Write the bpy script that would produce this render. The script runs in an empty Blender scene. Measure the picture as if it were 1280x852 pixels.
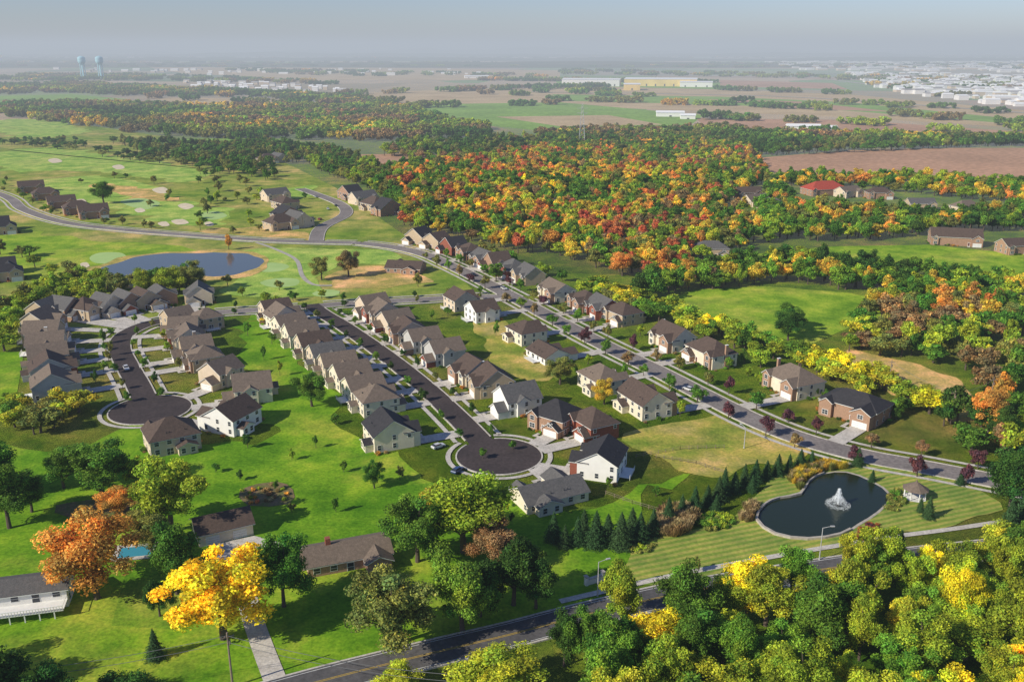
import bpy, math, random
import numpy as np
from mathutils import Vector, noise
random.seed(7)
sc=bpy.context.scene
H=120.0; F=1150.0; P=math.atan((426-58)/F); CP=math.cos(P); SP=math.sin(P)
def G(u,v):
    a=(u-640)/F; b=-(v-426)/F
    dz=-SP+b*CP
    t=H/(-dz)
    return (t*a, t*(CP+b*SP))
def S(v): return (v-58)*.952/H
# ---------------------------------------------------------------- materials
def nd(nt,t,**k):
    n=nt.nodes.new(t)
    for a,b in k.items(): setattr(n,a,b)
    return n
def noise_n(nt,pos,scale,detail=4,rough=.6):
    n=nd(nt,'ShaderNodeTexNoise'); n.inputs['Scale'].default_value=scale
    n.inputs['Detail'].default_value=detail; n.inputs['Roughness'].default_value=rough
    nt.links.new(pos,n.inputs['Vector']); return n.outputs['Fac']
def ramp(nt,fac,stops,const=False):
    r=nd(nt,'ShaderNodeValToRGB'); e=r.color_ramp.elements
    if const: r.color_ramp.interpolation='CONSTANT'
    while len(e)<len(stops): e.new(.5)
    for i,(p,c) in enumerate(stops):
        e[i].position=p; e[i].color=(c[0],c[1],c[2],1)
    nt.links.new(fac,r.inputs['Fac']); return r.outputs['Color']
def mix(nt,fac,a,b,mode='MIX'):
    m=nd(nt,'ShaderNodeMix',data_type='RGBA',blend_type=mode)
    for s,x in ((m.inputs[0],fac),(m.inputs[6],a),(m.inputs[7],b)):
        if isinstance(x,(int,float)): s.default_value=x
        elif isinstance(x,tuple): s.default_value=(x[0],x[1],x[2],1)
        else: nt.links.new(x,s)
    return m.outputs[2]
def newmat(name):
    m=bpy.data.materials.new(name); m.use_nodes=True; nt=m.node_tree
    b=nt.nodes['Principled BSDF']; return m,nt,b
def pos_of(nt):
    return nd(nt,'ShaderNodeNewGeometry').outputs['Position']
MATS={}
def M(name,c1,c2=None,scale=.5,rough=.85,scale2=None,bump=0,detail=6,lo=.35,hi=.65,spec=.2):
    if name in MATS: return MATS[name]
    m,nt,b=newmat(name); p=pos_of(nt)
    c2=c2 or tuple(x*.75 for x in c1)
    f=noise_n(nt,p,scale,detail)
    col=ramp(nt,f,[(lo,c2),(hi,c1)])
    if scale2:
        f2=noise_n(nt,p,scale2,3)
        col=mix(nt,1.0,col,ramp(nt,f2,[(.3,(.72,.72,.72)),(.7,(1.2,1.2,1.2))]),'MULTIPLY')
    nt.links.new(col,b.inputs['Base Color']); b.inputs['Roughness'].default_value=rough
    b.inputs['Specular IOR Level'].default_value=spec
    MATS[name]=m; return m
def turf(nt,p,lo,mid,hi,s1=.011,cell=.045):
    n1=noise_n(nt,p,s1,6,.65); n2=noise_n(nt,p,.07,7,.7); n3=noise_n(nt,p,1.1,4,.7)
    c=ramp(nt,n1,[(.36,lo),(.5,mid),(.64,hi)])
    c=mix(nt,1.0,c,ramp(nt,n2,[(.36,(.62,.72,.7)),(.5,(1.08,1.03,1)),(.64,(1.75,1.32,1.6))]),'MULTIPLY')
    c=mix(nt,1.0,c,ramp(nt,n3,[(.32,(.68,.72,.72)),(.68,(1.42,1.35,1.28))]),'MULTIPLY')
    if cell:
        vo=nd(nt,'ShaderNodeTexVoronoi'); vo.inputs['Scale'].default_value=cell; nt.links.new(p,vo.inputs['Vector'])
        sp=nd(nt,'ShaderNodeSeparateColor'); nt.links.new(vo.outputs['Color'],sp.inputs[0])
        c=mix(nt,1.0,c,ramp(nt,sp.outputs[0],[(0,(.86,.9,.9)),(1,(1.22,1.08,1.1))]),'MULTIPLY')
    return c
def MG(name,lo,mid,hi,s1=.015,cell=0):
    m,nt,b=newmat(name); p=pos_of(nt)
    nt.links.new(turf(nt,p,lo,mid,hi,s1,cell),b.inputs['Base Color']); b.inputs['Roughness'].default_value=.95; b.inputs['Specular IOR Level'].default_value=.05
    return m
def ground_mat():
    m,nt,b=newmat('grass_land'); p=pos_of(nt)
    n1=noise_n(nt,p,.011,5)
    near=turf(nt,p,(.105,.225,.014),(.165,.28,.022),(.29,.29,.065),cell=.045)
    mp=nd(nt,'ShaderNodeMapping'); mp.inputs['Scale'].default_value=(.0019,.0012,0); mp.inputs['Rotation'].default_value=(0,0,.25)
    nt.links.new(p,mp.inputs['Vector'])
    vo=nd(nt,'ShaderNodeTexVoronoi',distance='CHEBYCHEV'); vo.inputs['Scale'].default_value=1.0
    nt.links.new(mp.outputs[0],vo.inputs['Vector'])
    sp=nd(nt,'ShaderNodeSeparateColor'); nt.links.new(vo.outputs['Color'],sp.inputs[0])
    far=ramp(nt,sp.outputs[0],[(0,(.52,.36,.18)),(.18,(.18,.32,.05)),(.34,(.60,.42,.24)),(.5,(.12,.22,.04)),(.62,(.40,.29,.14)),(.74,(.26,.36,.07)),(.88,(.46,.28,.16))],True)
    far=mix(nt,1.0,far,ramp(nt,n1,[(.3,(.8,.8,.8)),(.7,(1.15,1.15,1.15))]),'MULTIPLY')
    sx=nd(nt,'ShaderNodeSeparateXYZ'); nt.links.new(p,sx.inputs[0])
    mr=nd(nt,'ShaderNodeMapRange'); mr.inputs['From Min'].default_value=1350; mr.inputs['From Max'].default_value=1500
    nt.links.new(sx.outputs['Y'],mr.inputs['Value'])
    col=mix(nt,mr.outputs[0],near,far)
    nt.links.new(col,b.inputs['Base Color']); b.inputs['Roughness'].default_value=.95; b.inputs['Specular IOR Level'].default_value=.05
    return m
def foliage_mat():
    m,nt,b=newmat('foliage')
    t=nd(nt,'ShaderNodeAttribute',attribute_type='INSTANCER',attribute_name='tint')
    s=nd(nt,'ShaderNodeAttribute',attribute_type='GEOMETRY',attribute_name='shade')
    oi=nd(nt,'ShaderNodeObjectInfo')
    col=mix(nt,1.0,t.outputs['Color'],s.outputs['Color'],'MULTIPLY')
    hs=nd(nt,'ShaderNodeHueSaturation')
    mr=nd(nt,'ShaderNodeMapRange'); mr.inputs['To Min'].default_value=.485; mr.inputs['To Max'].default_value=.515
    nt.links.new(oi.outputs['Random'],mr.inputs['Value']); nt.links.new(mr.outputs[0],hs.inputs['Hue'])
    nt.links.new(col,hs.inputs['Color']); c=hs.outputs[0]
    nt.links.new(c,b.inputs['Base Color']); b.inputs['Roughness'].default_value=.7; b.inputs['Specular IOR Level'].default_value=.2
    tr=nd(nt,'ShaderNodeBsdfTranslucent'); nt.links.new(c,tr.inputs['Color'])
    ms=nd(nt,'ShaderNodeMixShader'); ms.inputs[0].default_value=.3
    nt.links.new(b.outputs[0],ms.inputs[1]); nt.links.new(tr.outputs[0],ms.inputs[2])
    nt.links.new(ms.outputs[0],nt.nodes['Material Output'].inputs['Surface'])
    return m
FOL=foliage_mat(); BARK=M('bark',(.12,.09,.07),scale=2)
def water_mat(name,col,bumps,rough=.06):
    m,nt,b=newmat(name); p=pos_of(nt)
    b.inputs['Base Color'].default_value=(*col,1); b.inputs['Roughness'].default_value=rough
    b.inputs['IOR'].default_value=1.33
    bn=nd(nt,'ShaderNodeBump'); bn.inputs['Strength'].default_value=bumps; bn.inputs['Distance'].default_value=.2
    nt.links.new(noise_n(nt,p,1.5,3),bn.inputs['Height']); nt.links.new(bn.outputs[0],b.inputs['Normal'])
    return m
# ---------------------------------------------------------------- mesh builder
class MB:
    def __init__(s): s.v=[];s.f=[];s.m=[]
    def add(s,vs,fs,mi=0):
        o=len(s.v); s.v+=[tuple(q) for q in vs]; s.f+=[tuple(i+o for i in f) for f in fs]; s.m+=[mi]*len(fs)
    def box(s,x0,x1,y0,y1,z0,z1,mi=0):
        s.add([(x0,y0,z0),(x1,y0,z0),(x1,y1,z0),(x0,y1,z0),(x0,y0,z1),(x1,y0,z1),(x1,y1,z1),(x0,y1,z1)],
              [(0,3,2,1),(4,5,6,7),(0,1,5,4),(1,2,6,5),(2,3,7,6),(3,0,4,7)],mi)
    def tube(s,a,b,r0,r1,n=6,mi=0):
        a=Vector(a);b=Vector(b);d=(b-a).normalized()
        x=d.orthogonal().normalized(); y=d.cross(x)
        vs=[];fs=[]
        for p,r in ((a,r0),(b,r1)):
            for i in range(n):
                t=2*math.pi*i/n; vs.append(p+x*r*math.cos(t)+y*r*math.sin(t))
        for i in range(n): fs.append((i,(i+1)%n,n+(i+1)%n,n+i))
        fs.append(tuple(range(n))[::-1]); fs.append(tuple(range(n,2*n)))
        s.add(vs,fs,mi)
    def obj(s,name,mats,parent=None,loc=(0,0,0),rot=0,smooth=False):
        me=bpy.data.meshes.new(name); me.from_pydata(s.v,[],s.f)
        for m in mats: me.materials.append(m)
        me.polygons.foreach_set('material_index',s.m)
        if smooth: me.polygons.foreach_set('use_smooth',[True]*len(s.f))
        me.update()
        o=bpy.data.objects.new(name,me); sc.collection.objects.link(o)
        o.location=loc; o.rotation_euler=(0,0,rot)
        if parent: o.parent=parent
        return o
def empty(name,loc=(0,0,0),rot=0):
    o=bpy.data.objects.new(name,None); sc.collection.objects.link(o); o.location=loc; o.rotation_euler=(0,0,rot); o.empty_display_size=1; return o
def smoothline(pts,closed=False,step=3.0):
    n=len(pts); out=[]
    rng=range(n) if closed else range(n-1)
    for i in rng:
        if closed: p=[pts[(i+k)%n] for k in (-1,0,1,2)]
        else: p=[pts[max(i-1,0)],pts[i],pts[i+1],pts[min(i+2,n-1)]]
        L=math.dist(p[1],p[2]); k=max(2,min(40,int(L/step)))
        for j in range(k):
            t=j/k
            out.append(tuple(.5*((2*p[1][c])+(-p[0][c]+p[2][c])*t+(2*p[0][c]-5*p[1][c]+4*p[2][c]-p[3][c])*t*t+(-p[0][c]+3*p[1][c]-3*p[2][c]+p[3][c])*t**3) for c in (0,1)))
    if not closed: out.append(tuple(pts[-1]))
    return out
def patch(name,pix,z,mat,smooth=True,step=4,wob=0):
    w=[G(*q) for q in pix]
    if smooth: w=smoothline(w,True,step)
    if wob: w=[(x+wob*noise.noise(Vector((x*.06,y*.06,1))),y+wob*noise.noise(Vector((x*.06,y*.06,7)))) for x,y in w]
    mb=MB(); mb.add([(x,y,z) for x,y in w],[tuple(range(len(w)))])
    o=mb.obj(name,[mat])
    if o.data.polygons[0].normal.z<0: o.data.flip_normals()
    return o,w
def offs(pts,o):
    out=[]
    for i,p in enumerate(pts):
        a=pts[max(i-1,0)];b=pts[min(i+1,len(pts)-1)]
        dx,dy=b[0]-a[0],b[1]-a[1];L=math.hypot(dx,dy) or 1
        out.append((p[0]-dy/L*o,p[1]+dx/L*o))
    return out
# ---------------------------------------------------------------- terrain
GR=ground_mat()
mb=MB(); mb.add([(-26000,-600,0),(26000,-600,0),(26000,30000,0),(-26000,30000,0)],[(0,1,2,3)]); mb.obj('ground',[GR])
HILL=M('hill_woods',(.06,.09,.03),(.14,.12,.05),scale=.004,scale2=.02)
for k,(yy,hh,seed) in enumerate([(6500,26,1.3),(9000,42,4.1),(12500,70,9.7),(17000,120,17.7)]):
    mb=MB(); n=260; vs=[];fs=[]
    for i in range(n+1):
        x=-18000+36000*i/n
        h=hh*(.45+.8*noise.noise(Vector((x/1500,seed,0)))+.22*noise.noise(Vector((x/260,seed,3))))
        h=max(h,1)
        vs+=[(x,yy-900,-1),(x,yy-200,h*.7),(x,yy,h),(x,yy+900,-1)]
    for i in range(n):
        for j in range(3):
            a=i*4+j; fs.append((a,a+4,a+5,a+1))
    mb.add(vs,fs); mb.obj('hills',[HILL])
tan=M('stubble_field',(.60,.44,.24),(.46,.33,.17),scale=.01,scale2=.2)
brown=M('ploughed_field',(.56,.32,.19),(.43,.25,.145),scale=.008,scale2=.15)
greenf=MG('green_field',(.15,.29,.02),(.21,.35,.028),(.31,.37,.055),.02)
greenfar=M('green_field_far',(.26,.42,.065),(.19,.32,.05),scale=.01,scale2=.1)
lawn=MG('lawn',(.085,.225,.009),(.13,.29,.014),(.23,.32,.035),.02,.035)
fair=MG('fairway',(.21,.37,.055),(.27,.42,.075),(.34,.43,.10),.02)
grn=M('putting_green',(.42,.56,.2),(.35,.50,.16),scale=.1)
rough_=MG('golf_rough',(.15,.25,.028),(.22,.28,.05),(.38,.34,.11),.012)
dry=MG('dry_grass',(.17,.27,.03),(.30,.30,.06),(.43,.36,.12),.04)
gold=MG('golden_grass',(.3,.29,.07),(.48,.36,.12),(.58,.41,.17),.04)
sand=M('sand',(.78,.65,.45),scale=.2)
soil=M('garden_soil',(.24,.15,.09),(.12,.15,.03),scale=.3,scale2=1.5)
Z=[.010]
def pz():
    Z[0]+=.0035; return Z[0]
def fp(name,pix,mat,smooth=False,wob=0): return patch(name,pix,pz(),mat,smooth,4,wob)
fp('golf_course',[(0,150),(120,158),(330,190),(420,235),(500,290),(560,330),(600,372),(300,385),(0,420)],rough_)
fp('farm_field',[(420,118),(560,112),(760,108),(900,112),(1060,118),(1280,138),(1280,160),(1080,148),(900,140),(690,132),(520,135)],tan)
fp('farm_field',[(690,118),(900,121),(1060,128),(1280,150),(1280,156),(1040,137),(900,131),(700,126)],greenfar)
fp('farm_field',[(880,124),(1000,127),(1120,140),(1000,136)],brown)
fp('farm_field',[(500,131),(700,128),(880,144),(850,166),(700,166),(560,152)],greenfar)
fp('farm_field',[(620,146),(760,144),(830,156),(700,158)],tan)
fp('farm_field',[(870,148),(1060,150),(1280,165),(1280,172),(1050,165),(880,158)],brown)
fp('farm_field',[(1060,163),(1150,165),(1230,180),(1120,182),(1040,175)],greenfar)
fp('farm_field',[(150,78),(420,84),(700,88),(700,100),(400,100),(230,92)],tan)
fp('farm_field',[(690,98),(900,103),(900,112),(700,107)],greenfar)
fp('farm_field',[(900,100),(1040,104),(1060,112),(900,108)],brown)
fp('farm_field',[(0,120),(90,118),(160,124),(60,130),(0,130)],greenfar)
fp('farm_field',[(180,122),(330,124),(420,134),(260,134)],tan)
fp('farm_field',[(940,198),(1060,188),(1180,185),(1290,185),(1290,228),(1180,222),(1050,222),(950,214)],brown)
fp('farm_field',[(400,194),(520,192),(660,200),(640,208),(520,206),(420,208)],brown)
fp('farm_field',[(850,200),(900,196),(905,203),(860,208)],brown)
fp('farm_field',[(150,175),(330,172),(400,180),(330,192),(200,188)],greenfar)
fp('meadow',[(800,385),(870,362),(960,358),(1060,366),(1120,378),(1112,395),(1060,410),(1010,432),(930,410),(860,400)],greenf)
fp('meadow',[(940,318),(1040,308),(1160,306),(1280,318),(1280,345),(1130,338),(1010,330)],greenf)
fp('meadow',[(1060,440),(1130,450),(1200,480),(1240,520),(1180,520),(1110,490)],gold,True,8)
fp('meadow',[(410,352),(425,338),(470,332),(510,340),(540,352),(500,358),(450,362)],gold,True,8)
fp('vacant_lot',[(785,540),(870,520),(930,530),(1000,560),(960,580),(890,592),(820,578)],dry,True,8)
fp('vacant_lot',[(590,405),(625,400),(700,470),(640,470)],dry,True,6)
fp('meadow',[(0,290),(120,300),(240,312),(110,335),(0,345)],greenf,True,8)
fp('lawn',[(-200,560),(80,560),(200,520),(250,560),(330,540),(300,440),(320,392),(400,465),(460,560),(640,620),(760,630),(870,590),(800,650),(760,700),(720,770),(560,815),(420,850),(200,900),(-200,950)],lawn,True,14)
fp('lawn',[(0,440),(30,440),(20,500),(0,500)],lawn,False)
fp('fairway',[(50,225),(150,222),(230,250),(285,265),(280,280),(200,278),(140,262),(80,245)],fair,True,14)
fp('fairway',[(0,190),(60,185),(180,200),(260,215),(230,228),(120,215),(0,212)],fair,True,20)
fp('fairway',[(0,150),(60,150),(110,165),(40,172),(0,165)],fair,True,20)
fp('fairway',[(300,316),(360,310),(480,314),(500,330),(430,330),(390,352),(420,368),(350,372),(280,366),(300,345)],fair,True,6)
fp('fairway',[(350,238),(395,232),(380,246),(352,250)],fair,True,8)
fp('meadow',[(320,284),(400,296),(390,300),(250,290)],gold,True,8)
fp('meadow',[(120,230),(180,236),(230,250),(200,252),(150,244)],gold,True,12)
for q in ([(112,322),(125,316),(150,316),(158,322),(145,329),(120,329)],[(320,336),(330,329),(350,329),(362,333),(350,339),(330,340)],[(325,353),(345,348),(372,349),(370,357),(340,359)],[(390,367),(405,362),(425,364),(418,370),(400,371)],[(150,252),(175,248),(200,254),(180,262)],[(250,268),(270,264),(284,270),(265,275)]):
    fp('putting_green',q,grn,True)
for q in ([(163,322),(170,319),(182,322),(176,326)],[(190,237),(204,234),(212,240),(200,242)],[(222,257),(232,254),(243,258),(232,262)],[(214,276),(228,274),(236,279),(222,281)],[(197,279),(207,277),(212,282),(203,283)],[(255,279),(262,277),(268,281),(260,283)],[(95,250),(104,249),(108,253),(99,254)],[(140,208),(150,206),(156,210),(147,212)],[(60,200),(70,198),(78,202),(66,204)],[(168,262),(176,260),(182,264),(173,266)],[(100,330),(108,328),(112,333),(104,335)]):
    fp('sand_bunker',q,sand,True)
fp('vegetable_garden',[(300,612),(345,602),(366,612),(362,630),(310,632)],soil,True)
fp('vegetable_garden',[(70,632),(160,622),(178,640),(90,648)],soil,True)
def stripes():
    m,nt,b=newmat('mown_stripes'); p=pos_of(nt)
    mp=nd(nt,'ShaderNodeMapping'); mp.inputs['Rotation'].default_value=(0,0,-.35); nt.links.new(p,mp.inputs['Vector'])
    w=nd(nt,'ShaderNodeTexWave',bands_direction='Y'); w.inputs['Scale'].default_value=.15; w.inputs['Distortion'].default_value=1.6; w.inputs['Detail'].default_value=3; w.inputs['Detail Scale'].default_value=.4
    nt.links.new(mp.outputs[0],w.inputs['Vector'])
    col=ramp(nt,w.outputs['Fac'],[(.25,(.20,.29,.03)),(.75,(.36,.36,.07))])
    col=mix(nt,1.0,col,ramp(nt,noise_n(nt,p,.1,6),[(.34,(.6,.75,.6)),(.66,(1.25,1.12,1.1))]),'MULTIPLY')
    col=mix(nt,1.0,col,ramp(nt,noise_n(nt,p,1.2,4),[(.3,(.75,.75,.75)),(.7,(1.2,1.2,1.2))]),'MULTIPLY')
    nt.links.new(col,b.inputs['Base Color']); b.inputs['Roughness'].default_value=.95; return m
fp('lawn',[(770,700),(840,668),(930,645),(960,600),(1040,578),(1150,590),(1240,622),(1240,650),(1100,670),(960,700),(840,730),(760,735)],stripes(),True,5)
Wg=water_mat('golf_pond_water',(.09,.11,.12),.12); Wp=water_mat('pond_water',(.016,.026,.012),.3,.06)
stone=M('stone',(.5,.45,.37),(.36,.32,.27),scale=.8)
fp('muddy_shore',[(100,346),(150,322),(200,316),(290,312),(334,322),(326,342),(268,350),(215,353),(170,360),(120,360)],gold,True,4)
fp('golf_pond',[(110,346),(150,327),(200,319),(285,316),(328,324),(318,337),(262,347),(240,341),(215,349),(175,356),(125,356)],Wg,True,5)
pondpix=[(947,650),(957,632),(975,624),(1002,619),(1012,603),(1030,593),(1058,591),(1088,602),(1112,620),(1096,640),(1072,655),(1050,668),(1010,674),(970,668)]
_,pw=fp('ornamental_pond',pondpix,Wp,True)
mb=MB()
for i in range(len(pw)):
    a=pw[i]; b=pw[(i+1)%len(pw)]
    cx=sum(q[0] for q in pw)/len(pw); cy=sum(q[1] for q in pw)/len(pw)
    def out(p,k):
        d=math.hypot(p[0]-cx,p[1]-cy); return (cx+(p[0]-cx)*(d+k)/d, cy+(p[1]-cy)*(d+k)/d)
    hgt=.8 if a[0]<G(1025,600)[0] else .24
    A,B=out(a,.8),out(b,.8)
    mb.add([(*a,0),(*b,0),(*B,0),(*A,0),(*a,hgt),(*b,hgt),(*B,hgt),(*A,hgt)],[(4,5,6,7),(0,1,5,4),(2,3,7,6)])
mb.obj('retaining_wall',[stone])
# ---------------------------------------------------------------- roads
asph_dark=M('asphalt_dark',(.072,.055,.052),(.052,.041,.04),scale=.08,scale2=1.0,rough=.9)
asph=M('asphalt_grey',(.27,.235,.215),(.2,.175,.16),scale=.07,scale2=1.0,rough=.9)
asph_new=M('asphalt_road',(.13,.122,.12),(.09,.086,.088),scale=.07,scale2=1.0,rough=.9)
conc=M('concrete',(.62,.57,.50),(.48,.44,.38),scale=.3,scale2=2)
conc2=M('concrete_path',(.46,.43,.36),(.37,.34,.28),scale=.3)
yel=M('yellow_marking',(.6,.4,.05),scale=1); wht=M('white_marking',(.7,.7,.68),scale=1)
RD={}
def rd(key,pix,w,mat,z,bulb=None,walk=True,name='road'):
    c=smoothline([G(*q) for q in pix],False,3.0); RD[key]=dict(c=c,w=w,bulb=None,walk=walk,z=z,name=name,mat=mat)
    if bulb: RD[key]['bulb']=(G(bulb[0],bulb[1]),bulb[2])
rd('main',[(450,304),(490,309),(530,318),(565,333),(600,350),(650,376),(700,403),(760,434),(820,463),(880,494),(940,524),(1000,548),(1080,570),(1160,585),(1300,612),(1500,650)],9.5,asph,.20)
rd('west',[(-100,215),(0,243),(30,262),(80,278),(150,287),(250,295),(340,301),(450,304)],8,asph,.204)
rd('cross',[(225,398),(270,391),(350,386),(430,380),(520,375),(600,371),(648,373)],7.5,asph,.208)
rd('cds',[(388,381),(405,393),(430,408),(480,443),(530,483),(575,525),(605,556),(622,568)],8.2,asph_dark,.212,bulb=(624,570,13.0))
rd('loop',[(250,393),(215,399),(180,407),(155,420),(150,436),(158,455),(172,480),(185,508)],8.2,asph_dark,.216,bulb=(188,512,13.5))
rd('front',[(300,880),(400,852),(470,834),(560,812),(640,793),(720,772),(850,742),(980,720),(1100,702),(1300,680),(1500,655)],8.5,asph_new,.22,walk=False)
rd('apt',[(395,302),(402,285),(432,268),(425,255),(395,243),(375,236)],9,asph,.224,walk=False,name='parking_road')
rd('left',[(-60,300),(0,330)],6,asph,.22,walk=False)
rd('cartpath',[(320,303),(345,312),(370,325),(378,345),(392,356),(415,357)],2.5,conc2,.12,walk=False,name='cart_path')
def dist_line(p,c):
    return min((p[0]-q[0])**2+(p[1]-q[1])**2 for q in c)**.5
def onroad(p,skip=None,m=.2):
    for k,r in RD.items():
        if k==skip: continue
        if dist_line(p,r['c'])<r['w']/2+m: return True
        if r['bulb'] and math.dist(p,r['bulb'][0])<r['bulb'][1]+m: return True
    return False
def ribbon(mb,a,b,z,flip=False,mi=0):
    vs=[];fs=[]
    for p,q in zip(a,b): vs+=[(*p,z),(*q,z)]
    for i in range(len(a)-1): fs.append((2*i,2*i+1,2*i+3,2*i+2))
    mb.add(vs,fs,mi)
for k,r in RD.items():
    c=r['c']; w=r['w']
    z=.22+(r['z']-.2)*.5 if r['z']>=.2 else .215
    mb=MB(); ribbon(mb,offs(c,w/2),offs(c,-w/2),z)
    if r['bulb']:
        (bx,by),R=r['bulb']; n=40
        mb.add([(bx+R*math.cos(2*math.pi*i/n),by+R*math.sin(2*math.pi*i/n),z+.003) for i in range(n)],[tuple(range(n))])
    r['zz']=z
    mb.obj(r['name'],[r['mat']])
    if k in ('cartpath',): continue
    mb=MB(); mw=MB()
    def kerbseg(a,b,A,B,h=.34):
        mb.add([(*a,0),(*b,0),(*B,0),(*A,0),(*a,h),(*b,h),(*B,h),(*A,h)],[(4,5,6,7),(0,1,5,4),(2,3,7,6)])
    def inbulb(p): return r['bulb'] and math.dist(p,r['bulb'][0])<r['bulb'][1]+.1
    for sgn in (1,-1):
        l0=offs(c,sgn*w/2); l1=offs(c,sgn*(w/2+.45)); s0=offs(c,sgn*(w/2+2.8)); s1=offs(c,sgn*(w/2+4.3))
        for i in range(len(c)-1):
            if onroad(l0[i],k) or onroad(l1[i+1],k) or inbulb(l0[i]) or inbulb(l0[i+1]): continue
            kerbseg(l0[i],l0[i+1],l1[i],l1[i+1])
            if r['walk'] and not(onroad(s0[i],k) or onroad(s1[i+1],k) or inbulb(s0[i]) or inbulb(s1[i])):
                mw.add([(*s0[i],.27),(*s0[i+1],.27),(*s1[i+1],.27),(*s1[i],.27)],[(0,1,2,3)])
    if r['bulb']:
        (bx,by),R=r['bulb']; n=48
        for i in range(n):
            t0=2*math.pi*i/n;t1=2*math.pi*(i+1)/n
            f=lambda t,q:(bx+q*math.cos(t),by+q*math.sin(t))
            if dist_line(f(t0,R),c)<w/2 or dist_line(f(t1,R),c)<w/2: continue
            kerbseg(f(t0,R),f(t1,R),f(t0,R+.45),f(t1,R+.45))
            mw.add([(*f(t0,R+2),.27),(*f(t1,R+2),.27),(*f(t1,R+3.5),.27),(*f(t0,R+3.5),.27)],[(0,1,2,3)])
    mb.obj('kerb',[conc])
    if mw.v: mw.obj('sidewalk',[conc])
c=RD['front']['c']; z=RD['front']['zz']+.005
mb=MB()
for o in (.12,-.24): ribbon(mb,offs(c,o+.14),offs(c,o),z)
mb.obj('yellow_centre_line',[yel]); mb=MB()
for o in (3.7,-3.85): ribbon(mb,offs(c,o+.15),offs(c,o),z)
mb.obj('white_edge_line',[wht])
mb=MB(); c=smoothline([G(*q) for q in [(700,752),(760,738),(830,722),(900,708),(1000,690),(1110,672),(1200,660),(1330,640)]],False,3); ribbon(mb,offs(c,.9),offs(c,-.9),.21); mb.obj('sidewalk',[conc])
mb=MB(); c=smoothline([G(*q) for q in [(360,890),(344,850),(325,800),(312,760),(305,720),(303,694)]],False,3); ribbon(mb,offs(c,2.2),offs(c,-2.2),.21); mb.obj('driveway',[conc])
patch('driveway',[(262,682),(318,670),(356,680),(352,694),(300,704),(268,700)],.215,conc,False)
# ---------------------------------------------------------------- houses
ROOF={'tan':M('shingles_tan',(.21,.16,.122),(.155,.12,.092),scale=1.2,scale2=5),
'brown':M('shingles_brown',(.12,.084,.066),(.084,.06,.048),scale=1.2,scale2=5),
'grey':M('shingles_grey',(.14,.132,.124),(.1,.097,.094),scale=1.2,scale2=5),
'dark':M('shingles_dark',(.05,.047,.05),(.035,.034,.037),scale=1.2,scale2=5),
'red':M('shingles_red',(.45,.08,.05),scale=1.2,scale2=5)}
WALL={'white':M('siding_white',(.82,.80,.75),(.76,.74,.69),scale=.5),
'cream':M('siding_cream',(.78,.69,.53),(.70,.61,.46),scale=.5),
'beige':M('siding_beige',(.66,.54,.40),(.58,.47,.34),scale=.5),
'tan':M('siding_tan',(.52,.40,.27),(.45,.35,.23),scale=.5),
'greysid':M('siding_grey',(.5,.49,.45),(.44,.43,.4),scale=.5),
'brick':M('brick_red',(.34,.11,.07),(.23,.08,.05),scale=2.5,scale2=7),
'brickt':M('brick_tan',(.44,.27,.18),(.32,.2,.13),scale=2.5,scale2=7)}
TRIM=M('white_trim',(.8,.79,.75),(.72,.71,.67),scale=1)
def glassm():
    m,nt,b=newmat('window_glass'); b.inputs['Base Color'].default_value=(.03,.035,.045,1); b.inputs['Roughness'].default_value=.08; return m
GLASS=glassm(); DOOR=M('front_door',(.12,.04,.03),scale=2)
def roofsolid(mb,x0,x1,y0,y1,E,pitch,axis,hip,o,th,dz,mi=0):
    sw=(axis=='y')
    if sw: x0,x1,y0,y1=y0,y1,x0,x1
    h=(y1-y0)/2; yc=(y0+y1)/2; zr=E+pitch*h-dz; ze=E-pitch*o-dz
    X0,X1,Y0,Y1=x0-o,x1+o,y0-o,y1+o
    if hip: r0,r1=X0+(h+o),X1-(h+o)
    else: r0,r1=X0,X1
    if r0>r1: r0=r1=(r0+r1)/2
    top=[(X0,Y0,ze),(X1,Y0,ze),(X1,Y1,ze),(X0,Y1,ze),(r0,yc,zr),(r1,yc,zr)]
    bot=[(a,b,c-th) for a,b,c in top]
    vs=top+bot
    fs=[(0,1,5,4),(2,3,4,5),(6,10,11,7),(8,11,10,9),(0,6,7,1),(2,8,9,3)]
    if hip: fs+=[(1,2,5),(3,0,4),(7,11,8),(9,10,6),(1,7,8,2),(3,9,6,0)]
    else: fs+=[(1,7,11,5),(5,11,8,2),(0,4,10,6),(4,3,9,10)]
    if sw: vs=[(b,a,c) for a,b,c in vs]; fs=[f[::-1] for f in fs]
    mb.add(vs,fs,mi)
def block(W,R,T,x0,x1,y0,y1,E,pitch=.6,axis='x',hip=False,o=.45,mi=0,z0=0):
    roofsolid(R,x0,x1,y0,y1,E,pitch,axis,hip,o,.09,0)
    roofsolid(T,x0+.03,x1-.03,y0+.03,y1-.03,E,pitch,axis,hip,o,.2,.1)
    e=E-.12
    W.box(x0,x1,y0,y1,z0,e,mi)
    if not hip:
        if axis=='x':
            h=(y1-y0)/2; yc=(y0+y1)/2
            for x,f in ((x0,(0,2,1)),(x1,(0,1,2))): W.add([(x,y0,e),(x,y1,e),(x,yc,e+pitch*h)],[f],mi)
        else:
            h=(x1-x0)/2; xc=(x0+x1)/2
            for y,f in ((y0,(0,1,2)),(y1,(0,2,1))): W.add([(x0,y,e),(x1,y,e),(xc,y,e+pitch*h)],[f],mi)
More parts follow.
